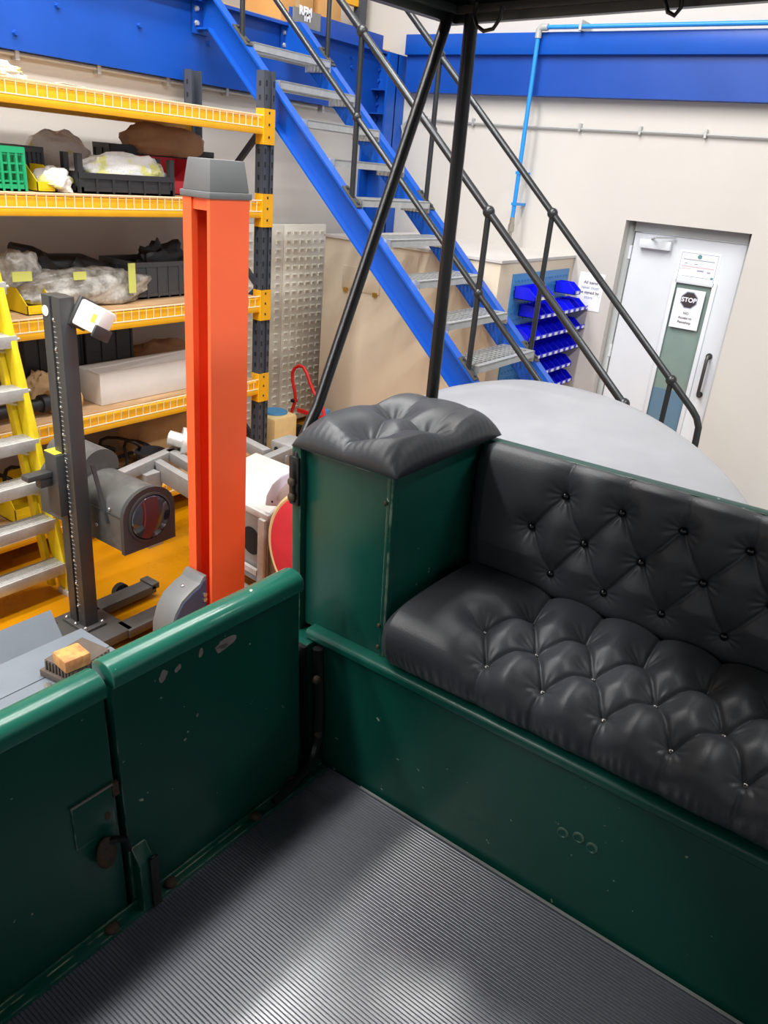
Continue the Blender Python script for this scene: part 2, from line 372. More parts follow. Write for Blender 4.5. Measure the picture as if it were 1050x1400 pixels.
# ------------------------------------------------------------------ services on the walls
t = thing('wall_conduit', (XL+.05, 3, 2.58), 'thin grey conduit clipped under the blue beam on the left wall', 'conduit')
build(MB().tube([(XL+.03, -3, 2.60), (XL+.03, 3.0, 2.605), (XL+.03, 5.3, 2.60)], .013, 8), 'tube', M['conduit'], t)
for k in range(9):
    y = 1.2 + k*.52; build(MB().box((XL, y-.012, 2.575), (XL+.05, y+.012, 2.63)), 'clip', M['galv'], t)
t = thing('wall_cable', (-2.5, YB-.02, 2.6), 'thin grey cable clipped along the back wall under the blue beam', 'cable')
build(MB().tube([(-4.3, YB-.03, 2.45), (-4.34, YB-.03, 2.55), (-4.25, YB-.025, 2.625), (-3.9, YB-.02, 2.61), (-3.3, YB-.02, 2.60), (-2, YB-.02, 2.605), (2, YB-.02, 2.6)], .009, 6), 'cable_run', M['conduit'], t)
for k in range(9):
    x = -4.1 + k*.47; build(MB().box((x-.008, YB-.035, 2.585), (x+.008, YB, 2.64)), 'clip', M['galv'], t)
t = thing('air_pipe', (-3.08, YB-.15, 1.7), 'bright blue compressed-air pipe running down the back wall to a valve', 'pipe')
YP = YB-.16
build(MB().tube([(-3.08, YP, 3.2), (-3.08, YP, 1.93)], .017, 10), 'drop_pipe', M['airpipe'], t)
build(MB().tube([(-3.03, YP, 3.25), (8, YP, 3.25)], .015, 10), 'run_pipe', M['airpipe'], t)
build(MB().tube([(-3.08, YP, 3.18), (-3.08, YP, 3.235), (-3.065, YP, 3.25), (-3.01, YP, 3.25)], .024, 10), 'elbow', M['conduit'], t)
build(MB().cyl((-3.08, YP, 1.93), (-3.08, YP, 1.88), .02).cyl((-3.08, YP, 1.88), (-3.08, YP, 1.82), .026).cyl((-3.08, YP, 1.82), (-3.08, YP, 1.74), .015).cyl((-3.08, YP-.05, 1.80), (-3.08, YP, 1.80), .009), 'valve', M['brass'], t)
for z in (2.25, 2.02): build(MB().box((-3.1, YP-.02, z), (-3.06, YB, z+.02)), 'clip', M['airpipe'], t)
for x in (-2.75, -.9): build(MB().box((x-.01, YP-.02, 3.225), (x+.01, YP+.16, 3.29)), 'clip', M['galv'], t)

# ------------------------------------------------------------------ door
YD = YB+.11
dr = thing('door_1', ((DX0+DX1)/2, YD, 0), 'white door with narrow glass panel set in the back wall', 'door', kind='structure')
fm = MB().box((DX0, YD-.02, 0), (DX0+.05, YB+.25, DZ)).box((DX1-.03, YD-.02, 0), (DX1, YB+.25, DZ)).box((DX0+.05, YD-.02, DZ-.075), (DX1-.03, YB+.25, DZ))
build(fm, 'door_frame', M['frame'], dr, bev=.004)
LX0, LX1 = DX0+.055, DX1-.033
GX0, GX1, GZ0, GZ1 = -1.765, -1.475, .25, 1.61
leaf = MB().box((LX0, YD, .01), (GX0, YD+.045, DZ-.08)).box((GX1, YD, .01), (LX1, YD+.045, DZ-.08)).box((GX0, YD, GZ1), (GX1, YD+.045, DZ-.08)).box((GX0, YD, .01), (GX1, YD+.045, GZ0))
lf = build(leaf, 'door_leaf', M['doorw'], dr, smooth=0)
bd = MB()
for (x0, x1, z0, z1) in ((GX0-.02, GX0+.012, GZ0-.02, GZ1+.02), (GX1-.012, GX1+.02, GZ0-.02, GZ1+.02), (GX0, GX1, GZ1-.012, GZ1+.02), (GX0, GX1, GZ0-.02, GZ0+.012)):
    bd.box((x0, YD-.014, z0), (x1, YD+.002, z1))
build(bd, 'glazing_bead', M['doorw'], dr, bev=.004)
build(MB().box((GX0, YD+.012, GZ0), (GX1, YD+.02, GZ1)), 'glass_pane', M['glass'], dr, label='grey-green obscured glass pane')
build(MB().box((GX0, YD+.0095, GZ0), (GX1, YD+.0118, .78)), 'film', mat('blue_film', (92,124,146), .3), dr)
cl = build(MB().box((LX0+.06, YD-.055, DZ-.185), (LX0+.30, YD, DZ-.12)), 'door_closer', M['doorw'], dr, bev=.006)
build(MB().bar((LX0+.15, YD-.04, DZ-.115), (LX0+.2, YD-.12, DZ-.1), .02, .008).bar((LX0+.2, YD-.12, DZ-.1), (LX0+.32, YD-.03, DZ-.09), .02, .008), 'closer_arm', M['steel'], cl)
for z in (1.72, .95): build(MB().cyl((LX0-.012, YD-.012, z), (LX0-.012, YD-.012, z+.1), .012), 'hinge', M['doorw'], dr)
hx = -1.385
build(MB().tube([(hx, YD, 1.1), (hx, YD-.05, 1.1), (hx, YD-.06, 1.08), (hx, YD-.06, .82), (hx, YD-.05, .80), (hx, YD, .80)], .013, 10).cyl((hx, YD, 1.1), (hx, YD-.012, 1.1), .024).cyl((hx, YD, .8), (hx, YD-.012, .8), .024), 'pull_handle', M['handle'], dr)
# certificate
a = Vector((-1.775, YD, 1.835)); b = Vector((-1.475, YD, 1.615))
ct = build(MB().box((a.x, YD-.004, b.z), (b.x, YD-.001, a.z)), 'certificate', M['sheet'], None, 'framed certificate sheet taped high on the white door', 'certificate')
lx = MB()
for (x0, x1, z0, z1) in ((a.x+.014, b.x-.014, a.z-.018, a.z-.014), (a.x+.014, b.x-.014, b.z+.014, b.z+.018), (a.x+.014, a.x+.018, b.z+.014, a.z-.014), (b.x-.018, b.x-.014, b.z+.014, a.z-.014)): lx.box((x0, YD-.0046, z0), (x1, YD-.0039, z1))
build(lx, 'border', M['ink2'], ct)
build(MB().lathe(((a.x+b.x)/2, YD-.004, a.z-.037), [(.0165, 0), (.0165, .0007)], 16, (0,-1,0)), 'crest', M['ink4'], ct)
def tl(z, x0, x1, m, h=.004, nm='text_line'): build(MB().box((x0, YD-.0046, z-h/2), (x1, YD-.0039, z+h/2)), nm, m, ct)
tl(a.z-.062, a.x+.035, b.x-.035, M['ink2'], .007); tl(a.z-.09, a.x+.05, a.x+.07, M['ink'], .004); tl(a.z-.09, a.x+.12, a.x+.145, M['ink'], .004)
tl(a.z-.112, a.x+.03, b.x-.03, M['ink3'], .007); tl(a.z-.128, a.x+.035, a.x+.1, M['ink3'], .005); tl(a.z-.135, a.x+.15, a.x+.20, M['ink2'], .012)
tl(a.z-.14, a.x+.225, a.x+.25, M['ink2'], .012); tl(a.z-.182, a.x+.05, b.x-.06, M['ink2'], .004); tl(a.z-.178, b.x-.04, b.x-.022, M['ink4'], .018)
# STOP sheet on the glass
a = Vector((-1.735, YD, 1.562)); b = Vector((-1.52, YD, 1.27)); yg = YD-.0145
st = build(MB().box((a.x, yg-.002, b.z), (b.x, yg+.001, a.z)), 'stop_notice', M['sheet'], None, 'white STOP notice with black octagon on the door glass', 'notice')
cxs, czs = (a.x+b.x)/2, a.z-.078
for r_, m_, d_ in ((.068, M['ink2'], .0026), (.060, M['ink'], .0032)):
    build(MB().prism([(cxs + r_*math.cos(math.pi/8+k*math.pi/4), yg-d_, czs + r_*math.sin(math.pi/8+k*math.pi/4)) for k in range(8)], (0, .0008, 0)), 'octagon', m_, st)
text('STOP', .046, (cxs, yg-.0042, czs), (1,0,0), (0,0,1), M['sheet'], st, bold=.0012)
text('NO', .026, (cxs, yg-.0028, a.z-.178), (1,0,0), (0,0,1), M['ink'], st, bold=.0005)
text('Access to', .026, (cxs, yg-.0028, a.z-.212), (1,0,0), (0,0,1), M['ink'], st, bold=.0005)
text('Paintshop', .026, (cxs, yg-.0028, a.z-.246), (1,0,0), (0,0,1), M['ink'], st, bold=.0005)
# notice on the wall beside the door
a = P(794, 371, y=YB-.003); b = P(818, 425, y=YB-.003); b.x = a.x + .21
nt_ = build(MB().box((a.x, YB-.004, a.z-.29), (b.x, YB-.001, a.z)), 'wall_notice', M['sheet'], None, 'plain white typed notice on the wall between bins and door', 'notice')
for k, s in enumerate(('All items', 'taken must', 'be signed by', 'store')):
    text(s, .033, ((a.x+b.x)/2 - .002, YB-.0048, a.z-.075-.038*k), (1,0,0), (0,0,1), M['ink2'] if k % 2 else M['ink'], nt_, bold=.0004)
build(MB().box((b.x-.055, YB-.0048, a.z-.03), (b.x-.015, YB-.0038, a.z-.02)), 'logo_bar', M['ink'], nt_)

# ------------------------------------------------------------------ small-parts bins on the boxing
pxn = BX1 + .012
ya, yb2 = P(700, 383, x=BX1).y, P(776, 374, x=BX1).y
bpn = thing('louvre_panel', (BX1, (ya+yb2)/2, .5), 'blue louvred panel carrying the bins beside the door', 'panel')
build(MB().box((BX1, ya, .45), (pxn, yb2, 1.60)), 'backing', M['binpanel'], bpn, bev=.002)
lv = MB()
for i in range(18):
    for j in range(20):
        y = ya+.04+i*(yb2-ya-.08)/17; z = .5+j*.055
        lv.box((pxn, y-.014, z), (pxn+.006, y+.014, z+.012))
build(lv, 'louvre', M['binpanel'], bpn, kind='stuff')
def bin_mesh(d, wd, h):
    """open-fronted stacking bin: x = out of the panel, y = width"""
    mb = MB(); t_ = .004
    mb.box((0, 0, 0), (d, wd, t_))
    mb.box((0, 0, 0), (t_, wd, h))
    for y in (0, wd-t_): mb.prism([(0, y, 0), (d, y, 0), (d, y, h*.38), (d*.62, y, h), (0, y, h)], (0, t_, 0))
    mb.prism([(d-t_, 0, 0), (d, 0, 0), (d, 0, h*.38), (d-t_, 0, h*.38)], (0, wd, 0))
    return mb
rows = [(1.435, [(.03, .30), (.78, .11)], None), (1.30, None, (.16, 1.30)), (1.15, None, (.02, 1.16)), (1.00, None, (.20, 1.10)), (.86, None, (.30, 1.02)), (.72, None, (.38, 1.0)), (.58, None, (.0, .3))]
first = None
names = ['top', 'second', 'third', 'fourth', 'fifth', 'sixth', 'lowest']
bn = 0
for r_i, (z, lst, rng) in enumerate(rows):
    if lst is None:
        lst = []; y = rng[0]
        while y < rng[1]-.05: lst.append((y, .108)); y += .113
    for k, (yo, wd) in enumerate(lst):
        y0 = ya + yo*.98*(yb2-ya)/1.02
        ordn = ['first','second','third','fourth','fifth','sixth','seventh','eighth','ninth','tenth','eleventh'][k]
        lab = 'blue open-fronted parts bin, %s row of the panel, %s from the stairs' % (names[r_i], ordn)
        t = thing('parts_bin', (pxn, y0+wd/2, z), lab, 'bin', 'blue parts bins beside the door')
        mb = bin_mesh(.17, wd, .085); mb.v = [p + Vector((pxn+.006, y0, z)) for p in mb.v]
        build(mb, 'bin_body', M['binblue'], t)
        build(MB().box((pxn+.176, y0+.03, z+.006), (pxn+.178, y0+wd-.03, z+.026)), 'label_card', M['binlabel'], t)

# cream louvred panel on the left wall
pa = P(330, 305, x=XL+.08); pb_ = P(446, 308, x=XL+.08)
cp = thing('louvre_panel', (XL+.08, (pa.y+pb_.y)/2, 0), 'tall cream louvred panel on the left wall past the racking', 'panel')
z1 = 1.725; ymid = P(386, 400, x=XL+.08).y
y0p = ymid - .88
for (u, v_) in ((y0p, ymid-.004), (ymid+.004, pb_.y)):
    build(MB().box((XL+.05, u, .05), (XL+.08, v_, z1)), 'sheet', mat('cream_panel_paint%d' % (u*10), (238,235,222), .5, var=.02), cp, bev=.003)
lv = MB()
for (u, v_) in ((y0p, ymid), (ymid, pb_.y)):
    n = 6
    for i in range(n if u == ymid else 8):
        for j in range(24):
            y = u + (i+.5+.12)*(v_-u)/( (n if u == ymid else 8) +.25); z = z1-.06-j*.068
            lv.box((XL+.08, y-.024, z), (XL+.090, y+.024, z+.009)).box((XL+.08, y-.024, z-.020), (XL+.087, y-.018, z))
build(lv, 'louvre', mat('cream_louvre_paint', (236,233,220), .55), cp, kind='stuff')

# ================================================================== STAIRS
YN, YF = 4.0, 4.83
SL = .905
def zu(x): return 2.018 - SL*(x + 3.165)
stc = thing('staircase', (-2.6, 4.4, 0), 'blue steel staircase with galvanised treads and dark handrails', 'staircase')
XE = -1.02
for yy, sgn in ((YN, 1), (YF, -1)):
    # channel: web plus two flanges following the slope, level at the head
    xt = -3.165 - (3.10-2.018)/SL; xk = xt - .085
    top = [(xk-.12 if False else XL+.085, 3.10), (xt, 3.10), (XE, zu(XE))]
    bot = [(XE, max(0.0, zu(XE)-.21)), (-3.165-(2.93+.205-2.018)/SL, 2.93), (XL+.085, 2.93)]
    prof = top + [(XE, 0.0)] + [(XE-.1, 0.0)] + [(-3.165-(0.0+.205-2.018)/SL, 0.0)] + bot[1:]
    prof = top + [(XE, 0.0), (-3.165-(.205-2.018)/SL, 0.0)] + bot[1:]
    yw = yy + (.055 if sgn > 0 else 0)
    so = build(MB().prism([(x, yw, z) for x, z in prof], (0, .010, 0)), 'stringer', M['blue2'], stc, smooth=0)
    f1 = MB(); yA, yB_ = (yy, yy+.065)
    f1.bar((XL+.085, (yA+yB_)/2, 3.10), (xt, (yA+yB_)/2, 3.10), .065, .012).bar((xt, (yA+yB_)/2, 3.10), (XE, (yA+yB_)/2, zu(XE)), .065, .012)
    f1.bar((XL+.085, (yA+yB_)/2, 2.93), (bot[1][0], (yA+yB_)/2, 2.93), .065, .012).bar((bot[1][0], (yA+yB_)/2, 2.93), (-3.165-(.205-2.018)/SL, (yA+yB_)/2, 0.01), .065, .012)
    build(f1, 'flange', M['blue2'], so)
    build(MB().box((XL+.085, yy-.03, 2.9), (XL+.097, yy+.10, 3.10)), 'end_plate', M['blue'], so)
    for z in (2.96, 3.04): build(MB().cyl((XL+.097, yy, z), (XL+.112, yy, z), .018, .014, 6), 'bolt', M['galv'], so)
# treads
tr = MB(); W0, W1, TD = YN+.066, YF, .235
tr.box((-.035, W0, -.045), (0, W1, -.003)).box((-.035, W0, -.012), (0, W1, 0))
for k in range(7): x = -.06-k*.029; tr.box((x-.003, W0, -.028), (x+.003, W1, -.001))
for k in range(13): y = W0+.02+k*(W1-W0-.04)/12; tr.box((-TD, y-.004, -.012), (-.03, y+.004, -.002))
tr.box((-TD-.006, W0, -.04), (-TD, W1, -.001))
for y in (W0, W1-.006): tr.box((-TD, y, -.075), (0, y+.006, 0))
for k in range(6): tr.box((-.03-k*.034-.016, W1-.012, -.07), (-.03-k*.034, W1-.004, -.03))
x0t, z0t = -4.05, 2.862
tr.v = [p + Vector((x0t, 0, z0t)) for p in tr.v]
t0 = build(tr, 'tread', M['galv'], stc, smooth=0)
for k in range(1, 14): dup(t0, (.2365*k, 0, -.2105*k), stc)
# handrails
PX = [-4.115, -3.16, -2.204, -1.25]
for yy in (YN+.03, YF+.03):
    def zr(x, h): return zu(x) + h
    HT, HK = .885, .45
    pts = [(-4.75, yy, 4.35), (-4.6, yy, 4.33), (-4.35, yy, zr(-4.35, HT))] + [(x, yy, zr(x, HT)) for x in (-3.5, -2.5, -1.5, -1.09)]
    ze = zr(-1.09, HT)
    pts += [(-1.05, yy, ze-.045), (-1.025, yy, ze-.1), (-1.02, yy, ze-.2), (-1.02, yy, .1)]
    build(MB().tube(pts, .021, 12), 'handrail', M['rail'], stc)
    build(MB().tube([(-4.75, yy, 3.75), (-4.5, yy, 3.7), (-4.3, yy, zr(-4.3, HK)), (-2.5, yy, zr(-2.5, HK)), (-1.02, yy, zr(-1.02, HK))], .017, 12), 'knee_rail', M['rail'], stc)
    for x in PX:
        po = build(MB().cyl((x, yy, zu(x)), (x, yy, zr(x, HT)), .017, n=12), 'post', M['rail'], stc)
        for h, r_ in ((HT, .034), (HK, .029)):
            build(MB().ell((x, yy, zr(x, h)), (r_, r_, r_), 14, 8), 'ball_fitting', M['rail'], po)
        d = Vector((1, 0, -SL)).normalized()
        fo = build(MB().bar(Vector((x, yy, zu(x)+.012)) - d*.085, Vector((x, yy, zu(x)+.012)) + d*.085, .055, .014), 'foot_plate', M['railbr'], po, bev=.003)
        for s_ in (-.06, .06): 
            q = Vector((x, yy, zu(x)+.018)) + d*s_
            build(MB().cyl(q, q + Vector((SL, 0, 1)).normalized()*.014, .012, n=6), 'bolt', M['railbr'], po)

# ================================================================== RACKING
XR, XRR = -3.777, -4.43
YR1, YR0 = 3.90, 1.15
SHZ = [2.43, 1.945, 1.348, .78, .225]
rk = thing('pallet_racking', ((XR+XRR)/2, (YR0+YR1)/2, 0), 'yellow and dark grey racking with wire-edged shelves along the left wall', 'racking')
def upright(x, y, sgn):
    mb = MB().box((x-.035, y-.045, 0), (x+.035, y-.04, 2.68)).box((x-.035, y+.04, 0), (x+.035, y+.045, 2.68))
    fx = x+.035 if sgn > 0 else x-.035
    mb.box((fx-.003, y-.045, 0), (fx+.003, y-.018, 2.68)).box((fx-.003, y+.018, 0), (fx+.003, y+.045, 2.68)).box((fx-.012*sgn-.003, y-.018, 0), (fx-.012*sgn+.003, y+.018, 2.68))
    mb.box((x-.06, y-.06, 0), (x+.06, y+.06, .008))
    o = build(mb, 'upright', M['upright'], rk, smooth=0)
    h = MB()
    for k in range(34):
        z = .12 + k*.075
        for yy in (y-.0315, y+.0315): h.box((fx+.0028*sgn, yy-.006, z), (fx+.0045*sgn, yy+.006, z+.032))
        h.box((x-.012, y-.0462, z), (x+.004, y-.0448, z+.028)); h.box((x-.012, y+.0448, z), (x+.004, y+.0462, z+.028))
    build(h, 'slot', M['hole'], o, kind='stuff')
for y in (YR1, YR0):
    upright(XR, y, 1); upright(XRR, y, -1)
    br = [(.3, .85), (.85, 1.4), (1.4, 1.95), (1.95, 2.45)]
    for i, (za, zb) in enumerate(br):
        a, b = ((XRR, y, za), (XR-.03, y, zb)) if i % 2 else ((XR-.03, y, za), (XRR, y, zb))
        if i == 3: a, b = (XRR, y, 1.75), (XR-.03, y, 2.36)
        build(MB().bar(a, b, .025, .035), 'diagonal_brace', M['upright'], rk)
for zt in SHZ:
    for x, s in ((XR, 1), (XRR, -1)):
        bo = build(MB().box((x-.025, YR0+.047, zt-.10), (x+.02, YR1-.047, zt-.012)).box((x-.025, YR0+.047, zt-.10), (x+.032*s, YR1-.047, zt-.062)), 'beam', M['ybeam'], rk, bev=.003)
        if s > 0:
            wm = MB(); yy = YR0+.06
            while yy < YR1-.05:
                wm.bar((x+.028, yy, zt-.060), (x+.030, yy, zt+.006), .004, .004, (1,0,0)); yy += .052
            for z in (zt+.006, zt-.060): wm.bar((x+.031, YR0+.05, z), (x+.031, YR1-.05, z), .006, .006)
            build(wm, 'wire_edge', M['wire'], rk, kind='stuff', smooth=0)
        for y, sg in ((YR0, 1), (YR1, -1)):
            e = build(MB().box((x+.036*s, y-.045, zt-.155), (x+.042*s, y+.046, zt+.045)).box((x-.03*s, y+.047*sg-.003, zt-.155), (x+.042*s, y+.047*sg+.003, zt+.045)), 'beam_connector', M['ybeam'], rk)
            if s > 0:
                h = MB()
                for q in (-.12, -.05, .015): h.box((x+.042, y-.012, zt+q), (x+.0435, y, zt+q+.014))
                build(h, 'slot', M['hole'], e)
    build(MB().box((XRR+.03, YR0+.055, zt-.008), (XR-.005, YR1-.055, zt+.004)), 'shelf_board', M['chip'], rk, smooth=0)

# ------------------------------------------------------------------ things on the shelves
def span(pxa, pxb, pyt, x):
    ym = (pxa+pxb)/2
    return P(pxa, pyt, x=x).y, P(pxb, pyt, x=x).y, P(ym, pyt, x=x).z
def crate(label, pxa, pxb, pyt, x, depth, z, m, name='stacking_crate', group=None, post=0, cells=6, solid=False, ht=None, grid=False):
    y0, y1, zt = span(pxa, pxb, pyt, x); zt = ht if ht else zt; z += .006
    t = thing(name, (x-depth/2, (y0+y1)/2, z), label, 'crate', group); h = zt-z; tk = .012
    build(MB().box((x-depth, y0, z), (x, y1, z+.01)), 'base', m, t)
    for (a, b, al) in (((x-tk, y0), (x, y1), 'y'), ((x-depth, y0), (x-depth+tk, y1), 'y'), ((x-depth, y0), (x, y0+tk), 'x'), ((x-depth, y1-tk), (x, y1), 'x')):
        w_ = MB()
        L = (b[1]-a[1]) if al == 'y' else (b[0]-a[0])
        q = .004
        w_.box((a[0]-q*(al=='y'), a[1]-q*(al=='x'), zt-.028), (b[0]+q*(al=='y'), b[1]+q*(al=='x'), zt)).box((a[0], a[1], z), (b[0], b[1], z+.03))
        n = max(2, int(cells*L/(y1-y0)+.5))
        for k in range(n+1):
            if al == 'y': yy = y0+(L-.012)*k/n; w_.box((a[0]-.003, yy, z), (b[0]+.003, yy+.012, zt))
            else: xx = a[0]+(L-.012)*k/n; w_.box((xx, a[1]-.003, z), (xx+.012, b[1]+.003, zt))
        if solid: w_.box((a[0]+.004*(al=='y'), a[1]+.004*(al=='x'), z), (b[0]-.004*(al=='y'), b[1]-.004*(al=='x'), zt))
        if grid:
            for g in range(1, 5): zz = z+h*g/5; w_.box((a[0]+.002, a[1]+.002, zz), (b[0]-.002, b[1]-.002, zz+.009))
        build(w_, 'side_wall', m, t, smooth=0)
    if post:
        for yy in (y0, y1-.03):
            for xx in (x-.03, x-depth): build(MB().box((xx, yy, z), (xx+.03, yy+.03, zt+post)), 'corner_post', m, t)
    return t
def blob(name, label, cat, pxa, pxb, pyt, x, depth, z, m, amp=.25, fr=2.2, sq=.8, seed=1, group=None, zbase=None):
    y0, y1, zt = span(pxa, pxb, pyt, x); z = (z+.006) if zbase is None else zbase
    mb = MB().ell((x-depth/2, (y0+y1)/2, z+(zt-z)*.46), (depth/2, (y1-y0)/2, (zt-z)*.54), 30, 18, amp, fr, sq, seed, flat=-.85)
    return build(mb, name, m, None, label, cat, group, smooth=70)
S1, S2, S3, S4, S5 = SHZ
# top shelf
blob('wrapped_part', 'bubble-wrapped bundle at the left end of the top shelf', 'bundle', -30, 46, 82, -3.86, .3, S1, M['bubble'], .3, 1.8, .9, 2)
build(MB().bar(P(80, 113, x=-3.85), P(112, 119, x=-3.85), .06, .002).box((-3.9, 2.5, S1+.006), (-3.86, 2.6, S1+.008)), 'paper_slip', M['boxw'], None, 'white paper slip lying on the top shelf edge', 'paper')
# second shelf
crate('bright green lattice crate at the left end of the second shelf', -70, 32, 197, -3.83, .32, S2, M['gcrate'], cells=9, grid=True)
crate('black crate behind the green crate on the second shelf', 30, 58, 200, -4.05, .3, S2, M['bcrate'], solid=True, cells=4)
def open_bin(label, pxa, pxb, pyt, x, z, m, name='open_bin'):
    y0, y1, zt = span(pxa, pxb, pyt, x-.1); mb = bin_mesh(.24, y1-y0, zt-z)
    mb.v = [p + Vector((x-.24, y0, z+.006)) for p in mb.v]
    t = thing(name, (x-.12, (y0+y1)/2, z), label, 'bin'); build(mb, 'bin_body', m, t)
    build(MB().box((x-.002, y0+.02, z+.02), (x+.002, y1-.02, z+.05)), 'label_lip', m, t)
    return t
open_bin('small yellow open-fronted bin beside the green crate', 33, 58, 226, -3.84, S2, M['ybin'])
blob('wrapped_part', 'small white bubble-wrapped pair of parts in front of the yellow bin', 'bundle', 62, 106, 231, -3.82, .18, S2, M['bubble'], .45, 1.6, .9, 5)
crate('low black crate with tall corner posts holding the wrapped bundles', 107, 238, 239, -3.84, .15, S2, M['bcrate'], post=.09, cells=6, solid=True)
blob('wrapped_part', 'large bubble-wrapped bundle with yellow tape on the second shelf', 'bundle', 52, 132, 182, -4.2, .2, S2, M['bubble'], .22, 2, .8, 8)
blob('wrapped_part', 'long bubble-wrapped part lying in the black crate with posts', 'bundle', 118, 231, 212, -3.86, .12, S2, M['bubble'], .28, 2.4, .85, 11, zbase=S2+.03)
crate('dark crate behind the red bin, carrying the brown paper parcel', 150, 292, 202, -4.25, .16, S2, M['bcrate'], solid=True, cells=7)
blob('paper_parcel', 'crumpled brown paper parcel on top of the dark crate', 'parcel', 184, 288, 172, -4.2, .2, S2, M['paper'], .2, 2.0, .75, 4, zbase=P(230, 214, x=-4.2).z)
open_bin('red open-fronted bin half hidden by the orange column', 192, 260, 217, -4.0, S2, M['redbin'])
# third shelf
blob('parts_bag', 'clear bag with yellow labels standing at the left of the third shelf', 'bag', 8, 62, 345, -4.0, .16, S3, M['clear'], .25, 2, .8, 21)
open_bin('yellow open-fronted bin of small parts on the third shelf', 20, 58, 394, -3.83, S3, M['ybin'])
mf = thing('exhaust_part', (-4.2, P(100, 360, x=-4.2).y, S3), 'black cast manifold part lying behind the clear bags', 'part')
pp = [P(14, 338, x=-4.2), P(40, 345, x=-4.2), P(60, 360, x=-4.2), P(85, 368, x=-4.2), P(110, 363, x=-4.2), P(140, 372, x=-4.2), P(180, 378, x=-4.2)]
build(MB().tube(pp, [.03, .04, .06, .09, .07, .06, .02], 10), 'casting', M['rubber'], mf)
build(MB().tube([P(48, 350, x=-4.15), P(75, 380, x=-4.05)], .05, 8).tube([P(96, 360, x=-4.15), P(125, 385, x=-4.1)], .055, 10), 'branch_pipe', M['rubber'], mf)
blob('parts_bag', 'long clear plastic bag with yellow labels across the third shelf', 'bag', 42, 206, 370, -3.88, .2, S3, M['clear'], .28, 2.4, .8, 31)
for (a, b, c_, d_, s) in ((175, 360, 186, 400, 'upright'), (100, 372, 118, 382, 'flat'), (16, 372, 44, 384, 'tilted')):
    p, q = P(a, b, x=-3.865), P(c_, d_, x=-3.865)
    build(MB().box((-3.868, min(p.y, q.y), min(p.z, q.z)), (-3.862, max(p.y, q.y), max(p.z, q.z))), 'label_tag', M['tape'], None, 'yellow paper tag on the clear bags, the %s one' % s, 'tag')
crate('grey crate of black parts at the right of the third shelf', 184, 300, 357, -3.98, .34, S3, M['gcrate2'], cells=8, solid=True)
for k, (a, b, pt) in enumerate(((195, 262, 335), (205, 290, 350))):
    blob('black_part', ['black moulded part sticking up from the grey crate', 'black part lying across the front of the grey crate'][k], 'part', a, b, pt, -4.06-.04*k, .14, S3, M['rubber'], .45, 3, .9, 41+k, zbase=S3+.05)
# fourth shelf
crate('tall black stacking crate on the fourth shelf behind the white box', 115, 180, 440, -4.1, .28, S4, M['bcrate'], cells=3, ht=S4+.42, solid=True, grid=True)
crate('dark crate on the fourth shelf behind the stepladder', 30, 112, 455, -4.12, .28, S4, M['bcrate'], cells=4, solid=True)
wbx = thing('long_box', (-3.98, 3.0, S4), 'long white cardboard box on the fourth shelf', 'box')
y0 = P(138, 540, x=-3.86).y; y1 = P(290, 520, x=-3.86).y; zt = P(138, 512, x=-3.86).z
build(MB().box((-4.10, y0, S4+.006), (-3.86, y1, zt)), 'carton', M['boxw'], wbx, bev=.003)
build(MB().prism([(-3.98, y0-.005, zt+.002), (-3.855, y0-.005, zt+.001), (-3.855, y1, zt+.001), (-3.98, y1, zt+.03)], (0, 0, .004)), 'lid_flap', M['boxw'], wbx)
blob('paper_parcel', 'tan paper parcel behind the white box', 'parcel', 186, 275, 470, -4.18, .2, S4, M['paper'], .3, 2.2, .8, 51)
blob('paper_wrap', 'torn tan wrapping paper behind the white box end', 'paper', 135, 165, 492, -4.13, .06, S4, M['paper2'], .5, 3, .9, 52)
tb = thing('cardboard_tube', (-3.9, 2.0, S4), 'black pipe end pushed into a cardboard tube on the fourth shelf', 'tube')
c0, c1 = P(68, 543, x=-3.9), P(104, 536, x=-3.9)
zc = S4+.075; c0.z = c1.z = zc
build(MB().lathe(c0, [(.045, 0), (.065, 0), (.065, (c1-c0).length), (.045, (c1-c0).length)], 20, (c1-c0)), 'tube_wall', M['card'], tb)
build(MB().cyl((-3.9, 1.3, S4+.05), (c0.x, c0.y+.08, zc), .035).cyl((c0.x, c0.y-.06, zc), (c0.x, c0.y-.02, zc), .05), 'pipe', M['rubber'], tb)
blob('paper_wrap', 'tan crumpled paper beside the black pipe', 'paper', 40, 86, 512, -4.0, .12, S4, M['paper2'], .4, 3, .9, 53)
# bottom shelf
blob('brown_bag', 'large brown paper bag on the bottom shelf by the orange column', 'bag', 188, 290, 566, -4.05, .3, S5, M['paper2'], .22, 2, .75, 61)
bk = thing('metal_bucket', (-3.95, 3, S5), 'round grey pot in front of the brown bag', 'pot')
c = P(206, 620, x=-3.9); build(MB().lathe((-3.9, c.y, S5+.006), [(.07, 0), (.095, .17), (.10, .17), (.10, .18), (.085, .18), (.062, .02)], 20), 'pot_wall', M['gcrate2'], bk)
hs = thing('hose_coils', (-4.05, 2.5, S5), 'tangle of black hoses and cables on the bottom shelf', 'hoses')
for k in range(9):
    cy = 1.9+.14*k; rr = .12+.05*random.random(); zc = S5+.10+.09*random.random(); xx = -4.0-.1*random.random()
    pts = [(xx+.08*math.sin(a*2+k), cy+rr*math.cos(a), max(S5+.03, zc+rr*.7*math.sin(a))) for a in [i*.35 for i in range(18)]]
    build(MB().tube(pts, .011, 6), 'hose_loop', M['rubber'], hs)
dk = P(150, 615, x=-3.92)
build(MB().lathe((-3.98, dk.y, S5+.006), [(.16, 0), (.17, .02), (.17, .05), (.06, .06), (.05, .10), (.02, .10)], 28), 'brake_drum', M['rubber'], None, 'dark round drum lying flat on the bottom shelf', 'drum')
